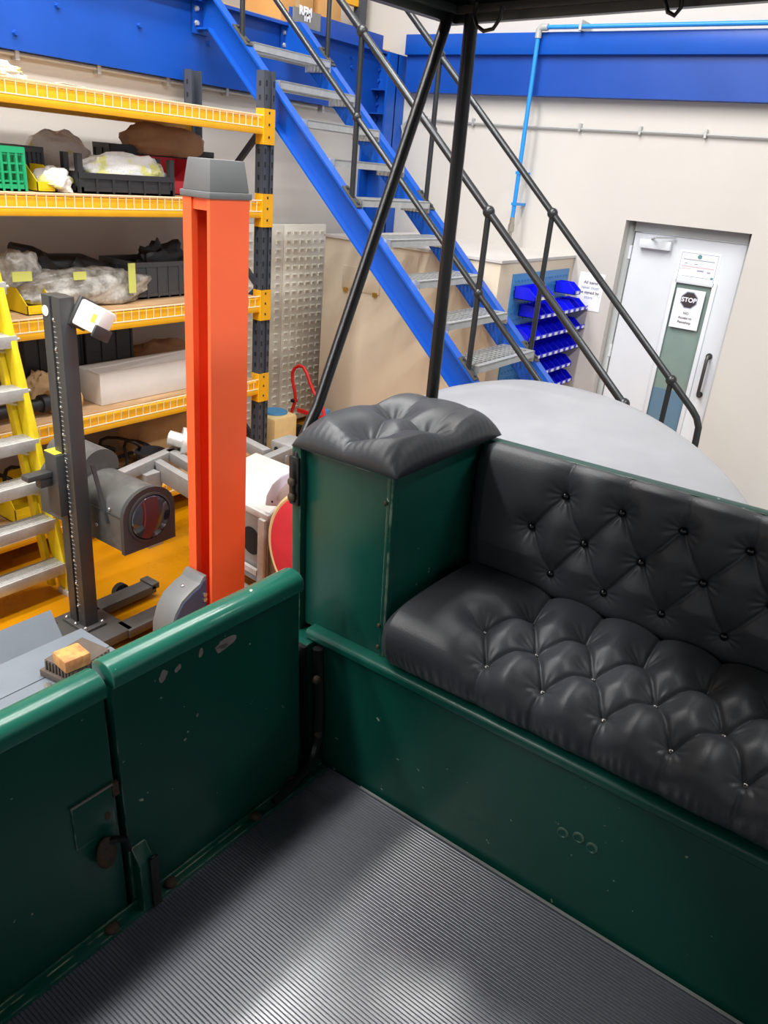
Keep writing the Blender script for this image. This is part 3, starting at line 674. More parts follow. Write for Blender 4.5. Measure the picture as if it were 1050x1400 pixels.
open_bin('yellow bin of metal bits on the bottom shelf behind the stepladder', 2, 56, 655, -3.82, S5, M['ybin'])

# ================================================================== STEPLADDER
ld = thing('stepladder', (-3.4, 1.75, 0), 'yellow fibreglass stepladder with aluminium treads leaning by the racking', 'ladder')
def lx_(z): return -3.335 - .20*z
YS0, YS1 = 1.42, 2.03
for yy, s in ((YS1, 1), (YS0, -1)):
    tp = .05*s
    build(MB().bar((lx_(.02), yy, .02), (lx_(1.82), yy-tp, 1.82), .030, .105, (1,0,0)), 'front_stile', M['ladder'], ld, bev=.003)
    build(MB().bar((lx_(.02)-.10, yy-.03*s, .02), (lx_(1.78)-.03, yy-tp-.03*s, 1.78), .026, .05, (1,0,0)), 'rear_stile', M['ladder'], ld, bev=.003)
    build(MB().box((lx_(0)-.05, yy-.03, 0), (lx_(0)+.05, yy+.03, .03)), 'foot', M['alu'], ld, bev=.003)
for i, z in enumerate((.19, .43, .635, .84, 1.085, 1.33, 1.57)):
    tr_ = build(MB().prism([(lx_(z)-.05, YS0, z-.012), (lx_(z)-.05, YS0, z), (lx_(z)+.058, YS0, z), (lx_(z)+.058, YS0, z-.058), (lx_(z)+.05, YS0, z-.058), (lx_(z)+.05, YS0, z-.012)], (0, YS1-.016-YS0, 0)), 'tread', M['alu'], ld, bev=.002)
    rg = MB()
    for k in range(7): rg.box((lx_(z)-.045+k*.014, YS0+.01, z-.002), (lx_(z)-.039+k*.014, YS1-.02, z+.0025))
    build(rg, 'grip_rib', M['alu'], tr_)
    build(MB().cyl((lx_(z)-.01, YS1-.20, z-.03), (lx_(z)-.02, YS1+.005, z-.11), .011, n=8), 'tread_brace', M['alu'], ld)
    build(MB().cyl((lx_(z-.03), YS1+.008, z-.03), (lx_(z-.03), YS1+.022, z-.03), .008, n=8), 'rivet', M['alu'], ld)
build(MB().box((lx_(1.82)-.03, YS0+.03, 1.80), (lx_(1.82)+.08, YS1-.03, 1.85)), 'top_cap', M['ladder'], ld, bev=.006)

# ================================================================== HEADLAMP TESTER
TX, TY = -2.925, 1.85
ht = thing('headlamp_tester', (TX, TY, 0), 'dark grey headlamp beam tester with lens housing on a tall post', 'tester')
build(MB().box((TX-.14, TY-.16, .03), (TX+.20, TY+.13, .075)).box((TX-.14, TY+.10, .03), (TX-.05, TY+.47, .075)).box((TX+.11, TY+.10, .03), (TX+.21, TY+.52, .075)).box((TX-.15, TY+.44, .05), (TX-.05, TY+.49, .085)), 'base_frame', M['dark2'], ht, bev=.004)
for x, y in ((TX-.17, TY+.33), (TX+.16, TY+.45), (TX-.1, TY-.12), (TX+.16, TY-.12)):
    build(MB().cyl((x-.015, y, .045), (x+.015, y, .045), .045, n=18), 'castor_wheel', M['rubber'], ht)
PZ = 1.625
pst = MB().box((TX-.062, TY-.035, .075), (TX-.008, TY+.035, PZ)).box((TX-.008, TY-.022, .075), (TX+.008, TY+.035, PZ)).box((TX+.008, TY-.035, .075), (TX+.062, TY+.035, PZ))
po = build(pst, 'post', M['dark'], ht, bev=.003)
build(MB().box((TX-.09, TY-.06, .075), (TX+.09, TY+.06, .09)), 'post_foot', M['dark2'], ht, bev=.003)
for x, y in ((TX-.075, TY-.045), (TX+.075, TY-.045), (TX+.005, TY-.05), (TX+.075, TY+.045)): build(MB().ell((x, y, .095), (.010, .010, .010), 10, 6), 'bolt', M['steel'], ht)
build(MB().box((TX-.004, TY-.0265, .2), (TX+.003, TY-.0225, PZ-.06)), 'scale_strip', M['steel'], po)
tk = MB()
for k in range(64): tk.box((TX+.010, TY-.0362, .2+k*.021), (TX+(.024 if k % 5 else .03), TY-.0348, .203+k*.021))
build(tk, 'scale_mark', mat('scale_ink', (170,170,168), .5), po, kind='stuff')
for k in range(12): build(MB().ell((TX+.014, TY-.037, .19+k*.122), (.007, .003, .007), 8, 6), 'rivet', M['steel'], po)
build(MB().lathe((TX-.036, TY-.036, PZ-.065), [(.022, 0), (.022, .002)], 18, (0,-1,0)), 'round_badge', M['white'], po)
sl = build(MB().box((TX-.085, TY-.075, .66), (TX+.005, TY+.04, .95)), 'slide_carriage', M['dark'], ht, bev=.004)
build(MB().box((TX-.09, TY-.07, .951), (TX-.01, TY-.0, .953)), 'yellow_label', M['sticker'], sl)
build(MB().box((TX-.085, TY-.19, .845), (TX-.03, TY-.075, .87)).box((TX-.08, TY-.13, .80), (TX-.04, TY-.075, .845)), 'lever', M['dark'], sl, bev=.003)
# housing with arched top, axis along x, lens facing the lift
HX0, HX1, HY0, HY1, HZ0 = -3.36, -2.70, 1.94, 2.215, .50
def arch(w0, w1, z0, zs, n=12):
    r = (w1-w0)/2; c = (w0+w1)/2
    return [(w0, z0), (w1, z0), (w1, zs)] + [(c + r*math.cos(a), zs + r*.85*math.sin(a)) for a in [math.pi*k/n for k in range(1, n)]] + [(w0, zs)]
sec = arch(HY0, HY1, HZ0, .665)
hb = build(MB().prism([(HX0, y, z) for y, z in sec], (HX1-HX0, 0, 0)), 'lens_housing', M['housing'], ht, smooth=40, bev=.004)
sec2 = arch(HY0-.008, HY1+.008, HZ0-.006, .667)
build(MB().prism([(HX1-.015, y, z) for y, z in sec2], (.022, 0, 0)), 'front_bezel', M['dark'], hb, smooth=40)
lc = Vector((HX1+.007, (HY0+HY1)/2, .645))
build(MB().lathe(lc, [(.120, 0), (.120, .006), (.110, .008), (.110, .002)], 36, (1,0,0)), 'lens_ring', M['dark'], hb)
build(MB().lathe(lc, [(.110, 0), (.102, .012), (.076, .020), (.038, .026), (.005, .028)], 36, (1,0,0)), 'lens', M['lens'], hb)
build(MB().box((HX0+.03, HY0-.003, .667), (HX1-.02, HY0, .671)), 'seam', M['dark'], hb)
for q in ((HX1-.1, .69), (HX1-.34, .69), (HX1-.2, .58)): build(MB().ell((q[0], HY0-.002, q[1]), (.009, .006, .009), 8, 6), 'screw', M['steel'], hb)
build(MB().bar((TX+.03, HY0-.006, .88), (TX+.12, HY0-.006, .62), .006, .02, (0,1,0)), 'side_stay', M['dark'], hb)
vt = build(MB().prism([(HX0+.02, y, z+.02) for y, z in arch(HY0+.04, HY1-.04, .74, .775)], (.30, 0, 0)), 'top_hood', M['housing'], hb, smooth=40)
# small white control box clipped near the head of the post
a = P(107, 400, y=TY+.05); 
piv = Vector((a.x, TY+.05, PZ-.06))
def rv(mb): return mb.rot(math.radians(-28), piv, 'X').rot(math.radians(8), piv, 'Y')
vb = build(rv(MB().box((a.x, TY+.03, PZ-.115), (a.x+.15, TY+.10, PZ-.005))), 'control_box', M['white'], ht, bev=.010)
build(rv(MB().box((a.x-.014, TY+.022, PZ-.125), (a.x+.008, TY+.108, PZ+.003))), 'end_cheek', M['dark'], vb, bev=.006)
build(rv(MB().box((a.x+.146, TY+.022, PZ-.125), (a.x+.158, TY+.108, PZ-.075))), 'end_foot', M['dark'], vb, bev=.004)
build(rv(MB().box((a.x+.105, TY+.0285, PZ-.075), (a.x+.130, TY+.0305, PZ-.04))), 'yellow_label', M['sticker'], vb)

# ================================================================== VEHICLE LIFT
COX, COY = P(287, 300, y=2.12).x, 2.12          # near corner of the column
AW, BW = .150, .204                             # slotted face, plain face
col = thing('lift_column', (COX-AW/2, COY+BW/2, 0), 'bright orange lift column with grey plastic cap', 'lift column')
ZC = 2.052
x0, x1, y0, y1 = COX-AW, COX, COY, COY+BW
tkn = .006
pr = [(x0, y0), (x0+.048, y0), (x0+.048, y0+.03), (x0+.042, y0+.03), (x0+.042, y0+tkn), (x0+tkn, y0+tkn), (x0+tkn, y1-tkn), (x1-tkn, y1-tkn), (x1-tkn, y0+tkn), (x1-.010, y0+tkn), (x1-.010, y0+.03), (x1-.016, y0+.03), (x1-.016, y0), (x1, y0), (x1, y1), (x0, y1)]
cs = MB().prism([(x, y, 0) for x, y in pr], (0, 0, ZC))
build(cs, 'column_channel', M['orange'], col, smooth=0)
build(MB().box((x0+.049, y0+.008, ZC-.05), (x1-.017, y0+.016, ZC)), 'head_plate', M['orange'], col)
build(MB().box((x0-.08, y0-.10, 0), (x1+.08, y1+.08, .015)), 'base_plate', M['orange'], col)
cp0, cp1 = .016, .0
capm = MB()
e = .008
zc0, zc1, zc2 = ZC-.008, ZC+.016, 2.18
capm.box((x0-e, y0-e, zc0), (x1+e, y1+e, zc1))
i0, i1 = .0, .014
capm.add([(x0-i0, y0-i0, zc1), (x1+i0, y0-i0, zc1), (x1+i0, y1+i0, zc1), (x0-i0, y1+i0, zc1), (x0+i1, y0+i1, zc2), (x1-i1, y0+i1, zc2), (x1-i1, y1-i1, zc2), (x0+i1, y1-i1, zc2)], [(0,3,2,1),(4,5,6,7),(0,1,5,4),(1,2,6,5),(2,3,7,6),(3,0,4,7)])
build(capm, 'cap', M['cap'], col, bev=.004)
# rounded carriage cover at the column foot
cv = thing('carriage_cover', (COX-.1, COY-.15, 0), 'grey rounded carriage cover with blue side at the column foot', 'cover')
prof = [(-.0, .30)]
yc, zc = COY-.02, .33
arcp = [(1.90, .12), (1.905, .25), (1.93, .325), (1.97, .378), (2.035, .412), (2.075, .425), (2.095, .452), (2.116, .455), (2.116, .12)]
CX0, CX1 = COX-.155, COX-.03
build(MB().prism([(CX0, y, z) for y, z in arcp], (CX1-CX0, 0, 0)), 'shroud', M['cover'], cv, smooth=35, bev=.003)
cyy, czz = 2.05, .25
build(MB().prism([(CX1, cyy+(y-cyy)*.9, czz+(z-czz)*.9) for y, z in arcp], (.004, 0, 0)), 'side_plate', M['coverblue'], cv, smooth=35)
for y, z in ((2.095, .365), (2.095, .34), (2.06, .275)): build(MB().cyl((CX1+.004, y, z), (CX1+.014, y, z), .011, n=10), 'bolt', M['steel'], cv)
build(MB().box((CX1+.004, 2.02, .255), (CX1+.006, 2.05, .285)), 'blue_sticker', mat('sticker_blue', (60,130,210), .5), cv)
build(MB().ell(((CX0+CX1)/2, 2.03, .411), (.010, .010, .006), 10, 6), 'cap_screw', M['steel'], cv)
build(MB().box((CX0+.03, 1.93, 0), (CX1-.03, 2.1, .15)), 'support_leg', M['cover'], cv)
# runway
RW = thing('lift_runway', (-2.2, 0, .2), 'grey steel lift runway with raised outer flap beside the carriage', 'lift platform')
YE = 1.62
build(MB().box((-2.39, -3.0, .2), (-1.78, YE, .30)), 'deck_plate', M['plat'], RW, bev=.003)
build(MB().box((-2.59, -3.0, .2), (-2.394, YE, .30)), 'outer_deck_plate', M['plat'], RW, bev=.003)
build(MB().prism([(-2.588, -3, .298), (-2.66, -3, .40), (-2.667, -3, .395), (-2.595, -3, .293)], (0, 4.53, 0)), 'edge_flap', M['plat'], RW)
build(MB().box((-2.30, YE, .20), (-2.15, 1.90, .295)), 'cross_beam_end', M['plat'], RW, bev=.006)
for k in range(4): build(MB().box((-2.5, -2.9+k*1.45, 0), (-1.9, -2.8+k*1.45, .2)), 'support', M['cover'], RW)
for q in ((-2.30, 1.54), (-2.33, 1.30)):
    build(MB().cyl((q[0], q[1], .30), (q[0], q[1], .312), .014, n=10), 'bolt', M['steel'], RW)
jb = thing('jacking_beam', (-.9, .8, 0), 'grey jacking beam carrying the carriage between the runways', 'lift beam')
build(MB().box((-1.78, .62, .2), (.6, .82, .32)), 'beam', M['plat'], jb, bev=.004)
for x in (-.95, .2): build(MB().box((x-.1, .64, .32), (x+.1, .80, .60)).box((x-.05, .66, 0), (x+.05, .78, .2)), 'pad', M['rubber'], jb)
# blocks lying on the runway
b0 = P(98, 918, z=.30)
bkA = MB().box((b0.x-.075, b0.y-.085, .301), (b0.x+.10, b0.y+.11, .33)).box((b0.x-.06, b0.y-.07, .3305), (b0.x+.09, b0.y+.115, .375))
for k in range(9): bkA.box((b0.x+.09, b0.y-.065+k*.02, .332), (b0.x+.095, b0.y-.055+k*.02, .373)).box((b0.x-.055+k*.017, b0.y-.075, .332), (b0.x-.047+k*.017, b0.y-.07, .373))
bkA.rot(.15, b0)
build(bkA, 'chock_block', M['block'], None, 'dark ridged chock block on the grey runway beside the door', 'block', bev=.002)
wc = P(98, 908, z=.375)
build(MB().box((wc.x-.048, wc.y-.05, .376), (wc.x+.05, wc.y+.055, .43)).rot(-.1, wc), 'wood_offcut', M['wood'], None, 'small yellow wood offcut on top of the dark chock block', 'wood block', bev=.009, seg=2)

# ================================================================== CAR CHASSIS UNDER RESTORATION
ch = thing('car_chassis', (-3, 2.9, 0), 'partly stripped race car with grey frame, white tub and red wheel arch behind the column', 'car chassis')
def rail_(p0, p1, w_, h_, m=M['alu2'], nm='frame_rail', par=ch): return build(MB().bar(p0, p1, w_, h_), nm, m, par, bev=.003)
A = P(163, 652, z=.50); B_ = P(262, 607, z=.50)
rail_(A, B_, .06, .06)
build(MB().bar(A - (B_-A).normalized()*.001, A + (B_-A).normalized()*.001, .045, .045), 'rail_end', M['hole'], ch)
c0 = P(232, 620, z=.50); c1 = P(300, 660, z=.50); rail_(c0, c1, .06, .06)
c0 = P(215, 640, z=.46); c1 = P(262, 668, z=.46); ck = rail_(c0, c1, .05, .11, nm='side_member')
dd = (c1-c0).normalized()
build(MB().lathe(c0 + Vector((.02, -.03, .0)), [(.03, 0), (.03, .004)], 16, (.5,-.8,.1)), 'lightening_hole', M['hole'], ck)
build(MB().cyl(P(208, 690, z=.25), P(222, 640, z=.46), .03, .022), 'strut', M['alu2'], ch)
build(MB().cyl(P(231, 598, z=.60), P(252, 604, z=.58), .045).cyl(P(248, 604, z=.58), P(262, 606, z=.57), .09), 'hub', M['alu'], ch)
for (p, q, z_) in (((322, 600), (365, 622), .55), ((345, 640), (395, 618), .55), ((385, 630), (420, 600), .52), ((325, 640), (345, 655), .52)):
    rail_(P(*p, z=z_), P(*q, z=z_), .06, .07)
bx = P(398, 606, z=.56); build(MB().box((bx.x-.1, bx.y-.09, .47), (bx.x+.1, bx.y+.10, .58)), 'gearbox_casting', M['alu2'], ch, bev=.02)
for s_ in (-.04, .05): build(MB().lathe((bx.x+s_, bx.y-.091, .53), [(.018, 0), (.018, .003)], 12, (0,-1,0)), 'lightening_hole', M['hole'], ch)
# tub: top sheet then side with round opening
q = [P(305, 640, z=.62), P(350, 618, z=.66), P(405, 640, z=.66), P(405, 700, z=.62), P(368, 706, z=.58), P(305, 672, z=.58)]
tubt = MB(); n = len(q); low = [Vector((p.x, p.y, p.z-.05)) for p in q]; low = [Vector((p.x+(.0), p.y+.03, .18)) for p in q]
tubt.add(q + low, [tuple(range(n)), tuple(range(2*n-1, n-1, -1))] + [(k, (k+1)%n, n+(k+1)%n, n+k) for k in range(n)])
tub = build(tubt, 'tub', M['gel'], ch, bev=.008)
e0, e1 = P(305, 676, z=.585), P(369, 709, z=.585)
build(MB().bar(e0, e1, .03, .035), 'tub_flange', M['gel'], tub, bev=.004)
sx = (e1-e0).normalized(); nrm = Vector((sx.y, -sx.x, 0)).normalized()
pc = P(346, 738, z=.42); pc = e0 + sx*((pc-e0).dot(sx)) + nrm*.012; pc.z = .42
sidep = MB().prism([e0+nrm*.006, e1+nrm*.006, Vector((e1.x, e1.y, .2))+nrm*.006, Vector((e0.x, e0.y, .2))+nrm*.006], nrm*.005)
build(sidep, 'side_panel', M['alu2'], tub)
build(MB().lathe(pc, [(.075, 0), (.075, .003)], 28, nrm), 'round_opening', M['hole'], tub)
v0 = Vector((e1.x, e1.y, .58))+nrm*.02 - sx*.03
build(MB().box((v0.x-.022, v0.y-.012, .16), (v0.x+.022, v0.y+.012, .575)), 'vertical_bracket', M['alu'], ch, bev=.002)
build(MB().bar(Vector((e0.x, e0.y, .27))+nrm*.03, Vector((e1.x, e1.y, .27))+nrm*.03-sx*.05, .02, .03), 'lower_ledge', M['gel'], ch)
build(MB().bar(Vector((e0.x-.1, e0.y-.02, .14))+nrm*.05, Vector((e1.x, e1.y, .14))+nrm*.1, .12, .08), 'floor_rail', M['alu2'], ch, bev=.01)
# lamp cowl
lc0 = P(388, 668, z=.68)
YW = 2.56
cow = MB().prism([P(x, y, y=YW) for x, y in ((361, 692), (363, 677), (371, 662), (384, 650), (402, 642), (430, 640), (430, 697))], (0, .16, 0))
cw = build(cow, 'lamp_cowl', M['gelblue'], ch, bev=.012, seg=3, smooth=60)
build(MB().prism([P(x, y, y=YW-.004) for x, y in ((377, 683), (383, 669), (393, 659), (408, 654), (430, 653), (430, 688))], (0, .006, 0)), 'cowl_face', M['gel'], cw, bev=.002)
for q in ((372, 686), (392, 690)): build(MB().ell(P(*q, y=YW-.001), (.006, .004, .006), 8, 6), 'rivet', M['hole'], cw)
# red wheel arch
rc = P(432, 762, y=2.38)
def half(r, n=28): return [(rc.x + r*math.cos(t), rc.z + r*math.sin(t)) for t in [math.pi*(.5+k/n) for k in range(n+1)]]
build(MB().prism([(x, 2.385, z) for x, z in half(.285)], (0, .16, 0)), 'wheel_arch', M['red'], ch, bev=.01, smooth=40)
build(MB().tube([(x, 2.40, z) for x, z in half(.292)], .012, 8), 'arch_rim', M['beige'], ch)
build(MB().box((rc.x-.12, 2.42, 0), (rc.x-.02, 2.5, max(.05, rc.z-.2))), 'stand', M['alu2'], ch)
for p in ((-3.5, 2.7), (-3.0, 3.0), (-2.6, 2.9)): build(MB().box((p[0]-.05, p[1]-.05, 0), (p[0]+.05, p[1]+.05, .47)), 'stand', M['alu2'], ch)

# sack truck, paper sack behind the rack end
YT = 4.62
st_ = thing('sack_truck', (P(420, 600, y=YT).x, YT, 0), 'red tubular sack truck standing by the cream louvred panel', 'sack truck')
pts = [P(x, y, y=YT) for x, y in ((403, 600), (400, 580), (398, 566), (401, 556), (404, 547), (403, 535), (400, 520), (400, 510), (403, 503), (409, 500), (415, 502), (420, 511), (424, 524), (429, 536), (436, 546), (441, 556), (444, 572))]
pts = [Vector((pts[0].x+.02, YT, .02))] + pts + [Vector((pts[-1].x+.03, YT, .02))]
build(MB().tube(pts, .014, 10), 'frame_tube', M['redtube'], st_)
build(MB().bar((pts[0].x, YT, .35), (pts[-1].x, YT, .35), .02, .03), 'cross_bar', M['redtube'], st_)
build(MB().box((pts[0].x-.02, YT-.16, 0), (pts[-1].x+.02, YT, .012)), 'toe_plate', M['redtube'], st_)
for x in (pts[0].x-.05, pts[-1].x+.05): build(MB().cyl((x-.03, YT+.06, .1), (x+.03, YT+.06, .1), .1, n=22), 'wheel', M['rubber'], st_)
build(MB().box((P(402, 546, y=YT).x-.02, YT-.02, P(402, 548, y=YT).z-.01), (P(402, 546, y=YT).x+.02, YT+.02, P(402, 548, y=YT).z+.012)), 'tape_band', M['hole'], st_)
p = P(436, 572, y=4.75)
build(MB().box((p.x-.05, 4.72, 0), (p.x+.09, 4.78, p.z+.09)), 'blue_board', M['bluelid'], None, 'narrow blue board standing behind the red sack truck', 'board', bev=.004)
p = P(378, 600, y=4.25)
pk = thing('paper_sack', (p.x, 4.25, 0), 'beige paper sack with a blue lid behind the rack end', 'sack')
build(MB().box((p.x-.13, 4.12, 0), (p.x+.10, 4.38, .42)), 'sack_body', M['beige'], pk, bev=.03)
build(MB().lathe((p.x-.03, 4.26, .405), [(.09, 0), (.095, .02), (.09, .03)], 22), 'lid', M['bluelid'], pk)

# ================================================================== SILVER CAR BEHIND THE SEAT
def crom(pts, k=8):
    out = []; n = len(pts)
    for i in range(n):
        p0, p1, p2, p3 = [np.array(pts[(i+j-1) % n], float) for j in range(4)]
        for s in range(k):
            t = s/k; out.append(.5*((2*p1) + (-p0+p2)*t + (2*p0-5*p1+4*p2-p3)*t*t + (-p0+3*p1-3*p2+p3)*t**3))
    return out
sv_pts = [(-1.95,2.72),(-1.95,3.12),(-1.75,3.50),(-1.27,3.47),(-.78,3.07),(-.43,2.55),(-.30,2.15),(-.55,1.98),(-1.1,1.96),(-1.7,2.1),(-1.9,2.4)]
ol = crom(sv_pts); cen = np.mean(np.array(ol), axis=0)
mb = MB(); rings = [(1.0, -1.28), (1.02, -.9), (1.01, -.25), (1.0, -.07), (.993, -.03), (.975, -.008), (.94, .008), (.85, .026), (.7, .045), (.5, .06), (.25, .068), (.01, .07)]
n = len(ol); vs = []
for s, dz in rings:
    for p in ol:
        q = cen + (p-cen)*s; vs.append((q[0], q[1], .585+dz))
fs = [(i*n+k, i*n+(k+1)%n, (i+1)*n+(k+1)%n, (i+1)*n+k) for i in range(len(rings)-1) for k in range(n)] + [tuple(range(n-1,-1,-1)), tuple(range((len(rings)-1)*n, len(rings)*n))]
mb.add(vs, fs)
for i, v in enumerate(mb.v): pass
sv = build(mb, 'silver_car', M['silver'], None, 'smooth silver domed car body parked behind the bench seat', 'car', smooth=80, T=CW)
for v in sv.data.vertices:      # stand it on the floor
    if (v.co.z + WL[sv].z) < .25: v.co.z = .0 - WL[sv].z if (v.co.z + WL[sv].z) < .1 else v.co.z

# ================================================================== GREEN CARRIAGE
def car(mb, name, m, parent=None, **k): return build(mb, name, m, parent, T=CW, **k)
cr = thing('open_carriage', CW((-.5, .6, 0)), 'dark green vintage carriage body with low side doors and corner seat box', 'carriage')
XI = -1.11
# floor pan and outer structure
car(MB().box((-1.20, -1.0, -.05), (.62, 1.70, -.012)), 'floor_pan', M['green'], cr)
car(MB().box((-.98, -.9, -.10), (-.90, 1.6, -.05)).box((.16, -.9, -.10), (.24, 1.6, -.05)), 'chassis_bearer', M['iron'], cr)
# side doors: panel, capping
def door(y0, y1, ztop, nm):
    d = car(MB().box((XI-.045, y0, .012), (XI, y1, ztop-.02)), nm, M['green'], cr, bev=.004)
    prof = []
    for k in range(13):
        a = math.pi*k/12; prof.append((XI-.022+.036*math.cos(a), ztop-.012+.026*math.sin(a)))
    prof += [(XI-.058, ztop-.03), (XI-.05, ztop-.036), (XI+.006, ztop-.036), (XI+.014, ztop-.03)]
    car(MB().prism([(x, y0, z) for x, z in prof], (0, y1-y0, 0)), 'capping', M['greenlt'], d, bev=.002, smooth=50)
    return d
d1 = door(-.9, .640, .612, 'side_door')
d2 = door(.655, 1.166, .622, 'side_panel')
car(MB().box((XI-.044, .630, -.012), (XI-.026, .665, .575)), 'gap_strip', M['iron'], cr)  # dark backing added behind the door gap so no light leaks through
# pale worn primer patches on the panel and nicks on the capping
def patch(y, z, ry, rz, seed, par):
    pts = []
    for k in range(14):
        a = 2*math.pi*k/14; q = 1 + .45*noise.noise(Vector((math.cos(a)*1.3, math.sin(a)*1.3, seed)))
        pts.append((XI+.0004, y+ry*q*math.cos(a)+rz*.5*math.sin(a)*.4, z+rz*q*math.sin(a)))
    car(MB().prism(pts, (.0005, 0, 0)), 'worn_patch', M['primer'], par, smooth=0)
patch(.935, .553, .030, .012, 1.3, d2); patch(.925, .545, .016, .010, 7.3, d2); patch(.772, .552, .010, .013, 2.1, d2); patch(.808, .552, .008, .008, 3.7, d2); patch(.868, .560, .006, .010, 5.1, d2); patch(.85, .41, .003, .004, 6.1, d2)
# lock plate, latch and hinge on the front door
lp = car(MB().box((XI-.002, .545, .265), (XI+.003, .632, .372)), 'lock_plate', M['green'], d1, bev=.0015)
car(MB().box((XI+.003, .543, .370), (XI+.006, .634, .374)), 'plate_edge', M['primer'], lp)
car(MB().box((XI-.002, .632, .34), (XI+.006, .646, .372)), 'strike', M['rust'], d1)
car(MB().ell((XI+.004, .617, .302), (.004, .006, .010), 10, 6), 'screw', M['rust'], d1)
lt = MB().ell((XI+.012, .600, .222), (.012, .022, .040), 16, 10)
car(lt, 'latch_cover', M['rust'], d1)
car(MB().tube([(XI+.01, .60, .248), (XI+.022, .618, .252), (XI+.024, .636, .238), (XI+.018, .645, .20)], .007, 8), 'latch_hook', M['iron'], d1)
bkt = MB().prism([(XI, .66, .012), (XI+.028, .66, .012), (XI+.028, .66, .140), (XI, .66, .178)], (0, .036, 0))
bo_ = car(bkt, 'hinge_block', M['green'], d2, bev=.003)
for k in range(4): car(MB().ell((XI+.031, .692, .06+.028*k), (.006, .009, .010), 8, 6), 'bolt', M['iron'], bo_)
car(MB().box((XI+.03, .680, .012), (XI+.036, .70, .15)), 'hinge_leaf', M['iron'], bo_)
# sill strip with round-headed bolts
sl_ = car(MB().box((XI, -.9, -.012), (XI+.026, 1.25, .014)).box((XI, -.9, .0), (XI+.006, 1.25, .03)), 'sill_strip', M['green'], cr, bev=.003)
for y in (.28, .59, .74, 1.0): car(MB().ell((XI+.013, y, .016), (.016, .016, .011), 14, 8), 'sill_bolt', M['rust'], sl_)
# side pillar between panel and box, strap iron in the corner
car(MB().box((-1.255, 1.166, -.05), (XI-.035, 1.30, .385)).box((-1.238, 1.268, .385), (-1.208, 1.30, .895)), 'corner_pillar', M['green'], cr, bev=.006)
car(MB().bar((XI-.03, 1.205, .40), (XI-.03, 1.215, .05), .012, .03, (1,0,0)).tube([(XI-.01, 1.245, .38), (XI-.005, 1.248, .22), (XI, 1.24, .10), (XI+.012, 1.20, .045), (XI+.012, 1.10, .018), (XI+.012, 1.06, .012)], .014, 8), 'corner_strap', M['iron'], cr)
for y, z in ((1.225, .30), (1.235, .12), (1.14, .03)): car(MB().ell((XI+.004, y, z), (.012, .012, .012), 10, 6), 'strap_bolt', M['rust'], cr)
# seat front board and rail
sb = car(MB().box((-1.15, 1.268, -.012), (.62, 1.290, .385)), 'seat_front_board', M['green'], cr)
rp = [(1.254, .386), (1.250, .391), (1.250, .405), (1.254, .411), (1.260, .414), (1.30, .414), (1.30, .386)]
car(MB().prism([(-1.17, y, z) for y, z in rp], (1.79, 0, 0)), 'seat_rail', M['green'], cr, bev=.002, smooth=50)
for (x, z) in ((-.42, .212), (-.385, .222), (-.353, .214)):
    car(MB().lathe((x, 1.2682, z), [(.0135, 0), (.0135, .0022), (.0105, .0032), (.0095, .0012), (.001, .0012)], 18, (0,-1,0)), 'filled_plug', M['green'], sb)
car(MB().box((-1.15, 1.29, .36), (.62, 1.68, .40)), 'seat_base', M['green'], cr)
# corner box
BXA, BXB, BYA, BYB, BZT = -1.212, -.946, 1.287, 1.70, .885
bx_ = car(MB().box((BXA, BYA, .40), (BXB, BYB, BZT)), 'corner_box', M['green'], cr, bev=.007)
car(MB().box((BXB-.012, BYA-.003, .414), (BXB-.001, BYA+.004, BZT)).box((BXB-.004, BYA-.001, .414), (BXB+.004, BYA+.018, BZT)), 'corner_bead', M['green'], bx_, bev=.003)
car(MB().box((BXA, BYA-.005, BZT-.004), (BXB+.004, BYA+.01, BZT+.008)).box((BXB-.008, BYA-.005, BZT-.004), (BXB+.005, BYB, BZT+.008)).box((BXA, BYB-.015, BZT-.004), (BXB, BYB, BZT+.008)).box((BXA, BYA, BZT-.004), (BXA+.012, BYB, BZT+.008)), 'top_edge', M['greenlt'], bx_, bev=.002)
for z in (.82, .50, .44): car(MB().ell((BXB-.012, BYA-.006, z), (.005, .003, .006), 8, 6), 'screw', M['rust'], bx_)
# back board with capping, outer end panel
car(MB().box((BXB, 1.675, -.05), (.62, 1.705, .878)), 'back_board', M['green'], cr)
car(MB().box((BXB+.002, 1.668, .876), (.62, 1.70, .888)), 'back_capping', M['green'], cr, bev=.003)
car(MB().box((-1.25, 1.70, -.05), (BXB, 1.72, .88)).box((-1.25, 1.29, -.05), (-1.225, 1.72, .88)), 'rear_quarter_panel', M['green'], cr)
car(MB().box((.62, -.9, -.05), (.66, 1.72, .62)), 'far_side_panel', M['green'], cr)  # unseen far side, also put in to lower light from the right
car(MB().box((-1.16, -.94, -.05), (.66, -.90, .90)), 'front_light_block', M['green'], cr)  # unseen partition, added to lower the light coming from behind
car(MB().box((.62, 1.20, .40), (.66, 1.72, .89)), 'far_corner_panel', M['green'], cr)  # unseen, added with the far side to darken the seat end
